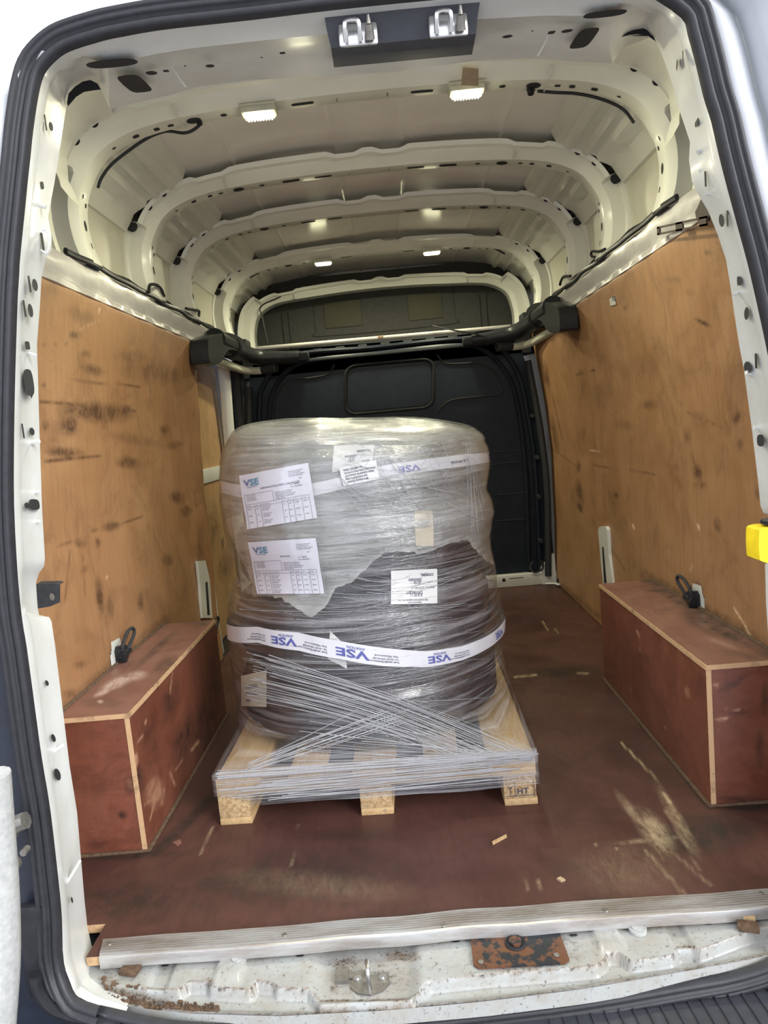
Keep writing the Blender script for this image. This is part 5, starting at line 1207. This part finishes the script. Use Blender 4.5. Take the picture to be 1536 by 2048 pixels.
def gtext(V, F, g, txt, s0, t0, h, asp, flip=False, o=.0012, wmax=None, bold=0, shear=0):
    """txt starting at (s0,t0) baseline, h in t units, asp = patch width/height"""
    v, f = text_mesh(txt, 1.0)
    if not len(v): return
    k_ = h/.72; sx = k_/asp
    if wmax: sx = min(sx, wmax/max(1e-6, v[:, 0].max()))
    b = len(V)
    for x, y, _ in v:
        x2 = x+shear*y
        s = s0+x2*sx*(-1 if flip else 1); t = t0-y*k_*(-1 if flip else 1); V.append(g(s, t, o))
    F += [tuple(b+i for i in q) for q in f]
def grule(V, F, g, s0, t0, s1, t1, w_, asp, o=.0012):
    b = len(V); n = 6
    dx, dy = (s1-s0)*asp, (t1-t0); L = math.hypot(dx, dy); nx, ny = -dy/L*w_/2, dx/L*w_/2
    for i in range(n+1):
        a = i/n; s, t = s0+(s1-s0)*a, t0+(t1-t0)*a; V.append(g(s-nx/asp, t-ny, o)); V.append(g(s+nx/asp, t+ny, o))
    for i in range(n): q = b+2*i; F.append((q, q+2, q+3, q+1))
def document(q, lab, title, tx, rows, pouch=True):
    g = smooth_quad(q, .004); asp = 1.18
    d = patch('document', g, 'paper'); tag(d, lab, 'document')
    V, F = [], []; gtext(V, F, g, 'VSE', .060, .215, .115, asp); pyobj('printed_logo', V, F, 'teal', d, False)
    V, F = [], []; gtext(V, F, g, 'V', .060, .215, .115, asp, o=.0014); gtext(V, F, g, 'AVIATION', .10, .255, .026, asp); 
    pyobj('printed_logo', V, F, 'navyink', d, False)
    V, F = [], []
    gtext(V, F, g, title, tx, .315, .032, asp, wmax=.56)
    for i, s in enumerate(['VSE Aviation Services Ltd', 'Unit 4, Ashville Road', 'Gloucester, United Kingdom', 'Tel +44 (0) 1594 541200']): gtext(V, F, g, s, .70, .10+i*.030, .017, asp, wmax=.25)
    gtext(V, F, g, 'Page: 1', .84, .245, .016, asp)
    gtext(V, F, g, 'No.   0000051', .70, .335, .020, asp); gtext(V, F, g, 'Date  00/00/2024', .70, .378, .020, asp)
    for i, s in enumerate(['Invoice address', 'Accounts dept', 'Industrial estate', 'United Kingdom']): gtext(V, F, g, s, .07, .405+i*.030, .017, asp, wmax=.22)
    for i, s in enumerate(['Shipment for the attention of', 'Goods inwards department', 'Delivery address as advised below', 'Airport freight terminal, Gate 2', 'United Kingdom']): gtext(V, F, g, s, .47, .425+i*.030, .018, asp, wmax=.32)
    for a in ((.04, .375, .44, .375), (.04, .375, .04, .56), (.44, .375, .44, .56), (.04, .56, .94, .56), (.04, .615, .94, .615), (.04, .56, .04, 1), (.16, .58, .16, 1), (.24, .58, .24, 1), (.55, .58, .55, 1), (.63, .58, .63, 1), (.71, .58, .71, 1), (.83, .58, .83, 1), (.94, .56, .94, 1)): grule(V, F, g, *a, .0045, asp)
    for s, x in (('Item No', .05), ('Qty', .18), ('Part No / Description', .26), ('Order', .56), ('Batch', .64), ('Unit', .73), ('Total', .85)): gtext(V, F, g, s, x, .60, .016, asp, wmax=.12)
    t = .66
    for i in range(rows):
        gtext(V, F, g, '0000%d' % (i+1), .055, t, .018, asp); gtext(V, F, g, '1.00', .175, t, .018, asp); gtext(V, F, g, 'Wheel assy main', .26, t-.012, .016, asp); gtext(V, F, g, 'Serial no 0%d14' % i, .26, t+.016, .016, asp); gtext(V, F, g, 'Batch 3827%d' % i, .26, t+.044, .016, asp)
        gtext(V, F, g, 'EA', .57, t, .018, asp); gtext(V, F, g, '4602', .64, t, .018, asp); gtext(V, F, g, '210.00', .73, t, .018, asp); gtext(V, F, g, '420.00', .85, t, .018, asp); t += .092 if rows > 3 else .12
    pyobj('printed_text', V, F, 'ink', d, False)
    if pouch:
        g2 = smooth_quad([(q[0][0]-6, q[0][1]-7), (q[1][0]+5, q[1][1]-7), (q[2][0]+6, q[2][1]+5), (q[3][0]-7, q[3][1]+5)], .004); patch('clear_pouch', g2, 'pouch', d, .0025)
    return d
document([(481, 951), (618, 925), (636, 1035), (498, 1058)], 'upper paper in a clear pouch on the film, headed parts certificate', 'AERONAUTICAL PARTS CERTIFICATE', .28, 3)
document([(499, 1084), (633, 1075), (650, 1186), (518, 1187)], 'lower paper in a clear pouch on the film, an invoice', 'INVOICE', .44, 4)

def label(q, lab, lines, mat='label', asp=1.3, flip=False, off=.003, bars=()):
    g = smooth_quad(q, off, 6); d = patch('paper_label', g, mat, None, 0, 10); tag(d, lab, 'label')
    V, F = [], []
    for t, x, h, s, *w_ in lines: gtext(V, F, g, s, x, t, h, asp, flip=flip, wmax=(w_[0] if w_ else None), o=.001)
    if V: pyobj('printed_text', V, F, 'ink', d, False)
    for (s0, s1, t0, t1) in bars:
        V, F = [], []
        x = s0
        while x < s1: w2 = random.choice((.006, .012, .018)); grule(V, F, g, x, t0, x, t1, w2, asp, .001); x += w2+random.choice((.010, .016))
        pyobj('printed_barcode', V, F, 'ink', d, False)
    return d
label([(781, 1141), (872, 1137), (873, 1206), (781, 1208)], 'white barcode label with upside-down print in front of the second tyre from the top', [(.12, .92, .08, '3308JML', .3), (.25, .66, .08, '0002SE0', .35), (.50, .93, .06, 'Part no: 3274 00-15', .6), (.62, .68, .09, 'OH1402BT', .35), (.86, .80, .05, 'VSE AVIATION SERVICES LTD', .65), (.93, .66, .05, 'VSEAVIATION', .3)], 'label', 1.35, True, .003, ((.50, .66, .32, .42), (.42, .68, .68, .79)))
label([(668, 891), (749, 886), (744, 932), (664, 945)], 'cream barcode label with upside-down print near the top of the load', [(.25, .92, .10, '2020SE00', .4), (.42, .60, .08, '100382000', .35), (.68, .92, .08, 'BATCH', .2), (.85, .85, .09, '2347-80-01', .6)], 'label', 1.6, True, -.0015, ((.40, .56, .50, .70),))
label([(678, 935), (751, 920), (758, 957), (688, 972)], 'tilted white address label stuck on the film just under the cream label', [(.24, .10, .10, 'FROM: CUSTOMER LTD', .5), (.40, .10, .10, 'UN ALLOCATED PARTS DEPT ROAD', .85), (.56, .10, .10, 'GATWICK BUSINESS PARK', .8), (.72, .10, .10, 'EAST SUSSEX RH6 0PA', .6), (.88, .10, .10, 'UNITED KINGDOM', .6)], 'label', 1.9, False, .004)
label([(829, 1022), (866, 1022), (868, 1092), (832, 1092)], 'plain beige card strip under the film beside the torn bag edge', [], 'board', .5, False, -.002)
label([(482, 1352), (533, 1340), (533, 1414), (482, 1412)], 'torn beige sticker under the film at the lower left of the load', [(.45, .15, .12, 'OOOO', .5), (.65, .2, .12, 'SOO', .5), (.85, .2, .1, 'IIII', .5)], 'board', .8, False, -.001)
label([(660, 1262), (690, 1290), (694, 1338), (655, 1318)], 'small grey paper corner under the film below the lower tape', [], 'label', .8, False, -.003)

# printed tape bands round the load
def band(top, bot, texts, lab, off=.0045, asp_=None):
    T = [on_film(u, v) for u, v in top]; B = [on_film(u, v) for u, v in bot]
    tt = [a for a, b in T]; zt = [b for a, b in T]; tb = [a for a, b in B]; zb = [b for a, b in B]
    a0, a1 = min(tt[0], tb[0]), max(tt[-1], tb[-1]); ext0, ext1 = a0-.9, a1+.9
    K = lambda a, X, Y: float(np.interp(a, X, Y))
    def g(a, t, o=0.0):
        z1, z0 = K(a, tt, zt), K(a, tb, zb); z = z1+(z0-z1)*t
        r = np.mean([filmR(a, z+d) for d in (-.012, 0, .012)]); r = max(r, filmR(a, z)-.001)+off+o
        return np.array((SC[0]+r*math.cos(a), SC[1]+r*math.sin(a), z))
    n = 120; V = []; UV = []
    for i in range(n+1):
        a = ext0+(ext1-ext0)*i/n
        for j in range(5): V.append(g(a, j/4)); UV.append((a*.4, j*.01))
    F = [(i*5+j, i*5+j+1, (i+1)*5+j+1, (i+1)*5+j) for i in range(n) for j in range(4)]
    d = mkuv('printed_tape', V, F, UV, 'tapewhite'); tag(d, lab, 'tape')
    for (u, t0, h, s, mat, sh) in texts:
        if True:
            V, F = [], []
            a_s = on_film(u, np.interp(u, [p[0] for p in top], [p[1] for p in top]))[0]
            v, f = text_mesh(s, 1.0); hh = abs(K(a_s, tt, zt)-K(a_s, tb, zb)); k_ = h/.72; sa = k_*hh/.41; b = len(V)
            wx = 1.8 if s == 'VSE' else 1.0
            for x, y, _ in v: V.append(g(a_s-x*sa*wx, t0+y*k_, .0009))
            F += [tuple(b+i for i in q) for q in f]
            pyobj('printed_logo' if mat == 'navyink' else 'printed_text', V, F, mat, d, False)
    return d
tw = []
for u in (595, 735, 895, 1000):
    tw += [(u, .36, .44, 'VSE', 'navyink', 0), (u-6, .16, .15, 'AVIATION', 'navyink', 0)]
for u in (538, 660, 800, 940): tw += [(u-6, .40, .10, 'Web: VSEaviation.co.uk', 'ink', 0), (u-6, .56, .10, 'Tel: +44 (0) 1594 541200', 'ink', 0), (u-6, .72, .10, 'Email: sales@VSEaviation.co.uk', 'ink', 0)]
band([(456, 1245), (520, 1252), (600, 1264), (680, 1280), (760, 1294), (850, 1301), (920, 1292), (970, 1272), (1006, 1240)], [(456, 1276), (520, 1284), (600, 1300), (680, 1316), (760, 1330), (850, 1333), (920, 1320), (970, 1298), (1008, 1262)], tw, 'lower white printed tape wound round the middle of the load', )
tw = []
for u in (838, 980): tw += [(u, .30, .50, 'VSE', 'navyink', 0)]
for u in (935,): tw += [(u, .45, .22, 'Tel: (0) 1594 541200', 'ink', 0)]
band([(443, 962), (520, 972), (600, 972), (700, 950), (770, 930), (860, 917), (930, 908), (982, 905)], [(443, 985), (520, 998), (600, 998), (700, 975), (770, 955), (860, 942), (930, 932), (982, 922)], tw, 'upper white printed tape half hidden under the film near the top of the load', off=-.002)
# twisted strands of film running down across the front; thin upper lines paint highlights
def strands(name, L, lab_parent, r=.0011):
    bm = bmesh.new(); uvw = []
    for (u0, v0, u1, v1, sag) in L:
        P = []
        for t in np.linspace(0, 1, 22):
            u = u0+(u1-u0)*t; v = v0+(v1-v0)*t+sag*math.sin(math.pi*t)
            th, z = on_film(u, v); P.append(filmP(th, z, .004))
        P = [P[0]]+[(P[i-1]+P[i]*2+P[i+1])/4 for i in range(1, len(P)-1)]+[P[-1]]
        tube(bm, P, r*random.uniform(.5, 1.25), 5)
    me = bpy.data.meshes.new(name); bm.to_mesh(me); bm.free()
    o = link(name, me, 'strand', lab_parent); me.uv_layers.new(name='wrap'); me.attributes.new('haze', 'FLOAT', 'POINT'); o['kind'] = 'stuff'; return o
LS_ = []
for i in range(44):
    a = i/43; LS_.append((500+60*random.random()-10, 1305+a*95+random.uniform(-4, 4), 1062-random.random()*20-a*120, 1500+a*26+random.uniform(-5, 5), -14+random.uniform(-5, 5)))
for i in range(16):
    a = i/15; LS_.append((505+random.uniform(-10, 10), 1520+a*22, 760+random.uniform(-60, 60), 1415+a*30, random.uniform(-6, 4)))
for i in range(20): LS_.append((650+random.uniform(-60, 100), 1440+i*5, 1060, 1512+random.uniform(-10, 12), random.uniform(-6, 8)))
strands('film_strand_glint', LS_, film, .0009)
LS_ = []
for i in range(28):
    v = 1560+i*1.4+random.uniform(-3, 3); LS_.append((438+random.uniform(0, 160), v, 1070-random.uniform(0, 120), v-44+random.uniform(-8, 8), random.uniform(-3, 5)))
for i in range(14): v = 1545+random.uniform(-6, 10); LS_.append((440, v, 1068, v-42+random.uniform(-4, 4), random.uniform(-2, 3)))
strands('film_strand_glint', LS_, film, .0012)
LS_ = []
for i in range(46):
    v = random.uniform(900, 1440); u0 = random.uniform(460, 700) if v > 1195 else random.uniform(655, 760); u1 = random.uniform(800, 1000)
    LS_.append((u0, v, u1, v+random.uniform(-35, 25), random.uniform(4, 20)))
strands('film_strand_glint', LS_, film, .0006)
LS_ = []  # thin pale tubes that imitate highlights on the film's wrinkles
for i in range(90):
    u0 = random.uniform(470, 930); v0 = random.uniform(868, 1020); a = random.choice((.25, -.2, .5, 1.2, 2.0, -1.4)); L = random.uniform(40, 140); du = L/math.hypot(1, a)
    u1, v1 = u0+du, v0+a*du
    if u1 > 965 or not 868 < v1 < 1080 or (u0 < 655 and max(v0, v1) > 915): continue
    LS_.append((u0, v0, u1, v1, random.uniform(-4, 8)))
for i in range(9):
    u0 = random.uniform(925, 955); LS_.append((u0, random.uniform(880, 930), u0+random.uniform(0, 20), random.uniform(980, 1070), random.uniform(-4, 4)))
strands('film_strand_glint', LS_, film, .00055)
for o in bpy.data.objects:
    if o.parent and o.parent.type == 'MESH': o.matrix_parent_inverse = Matrix()
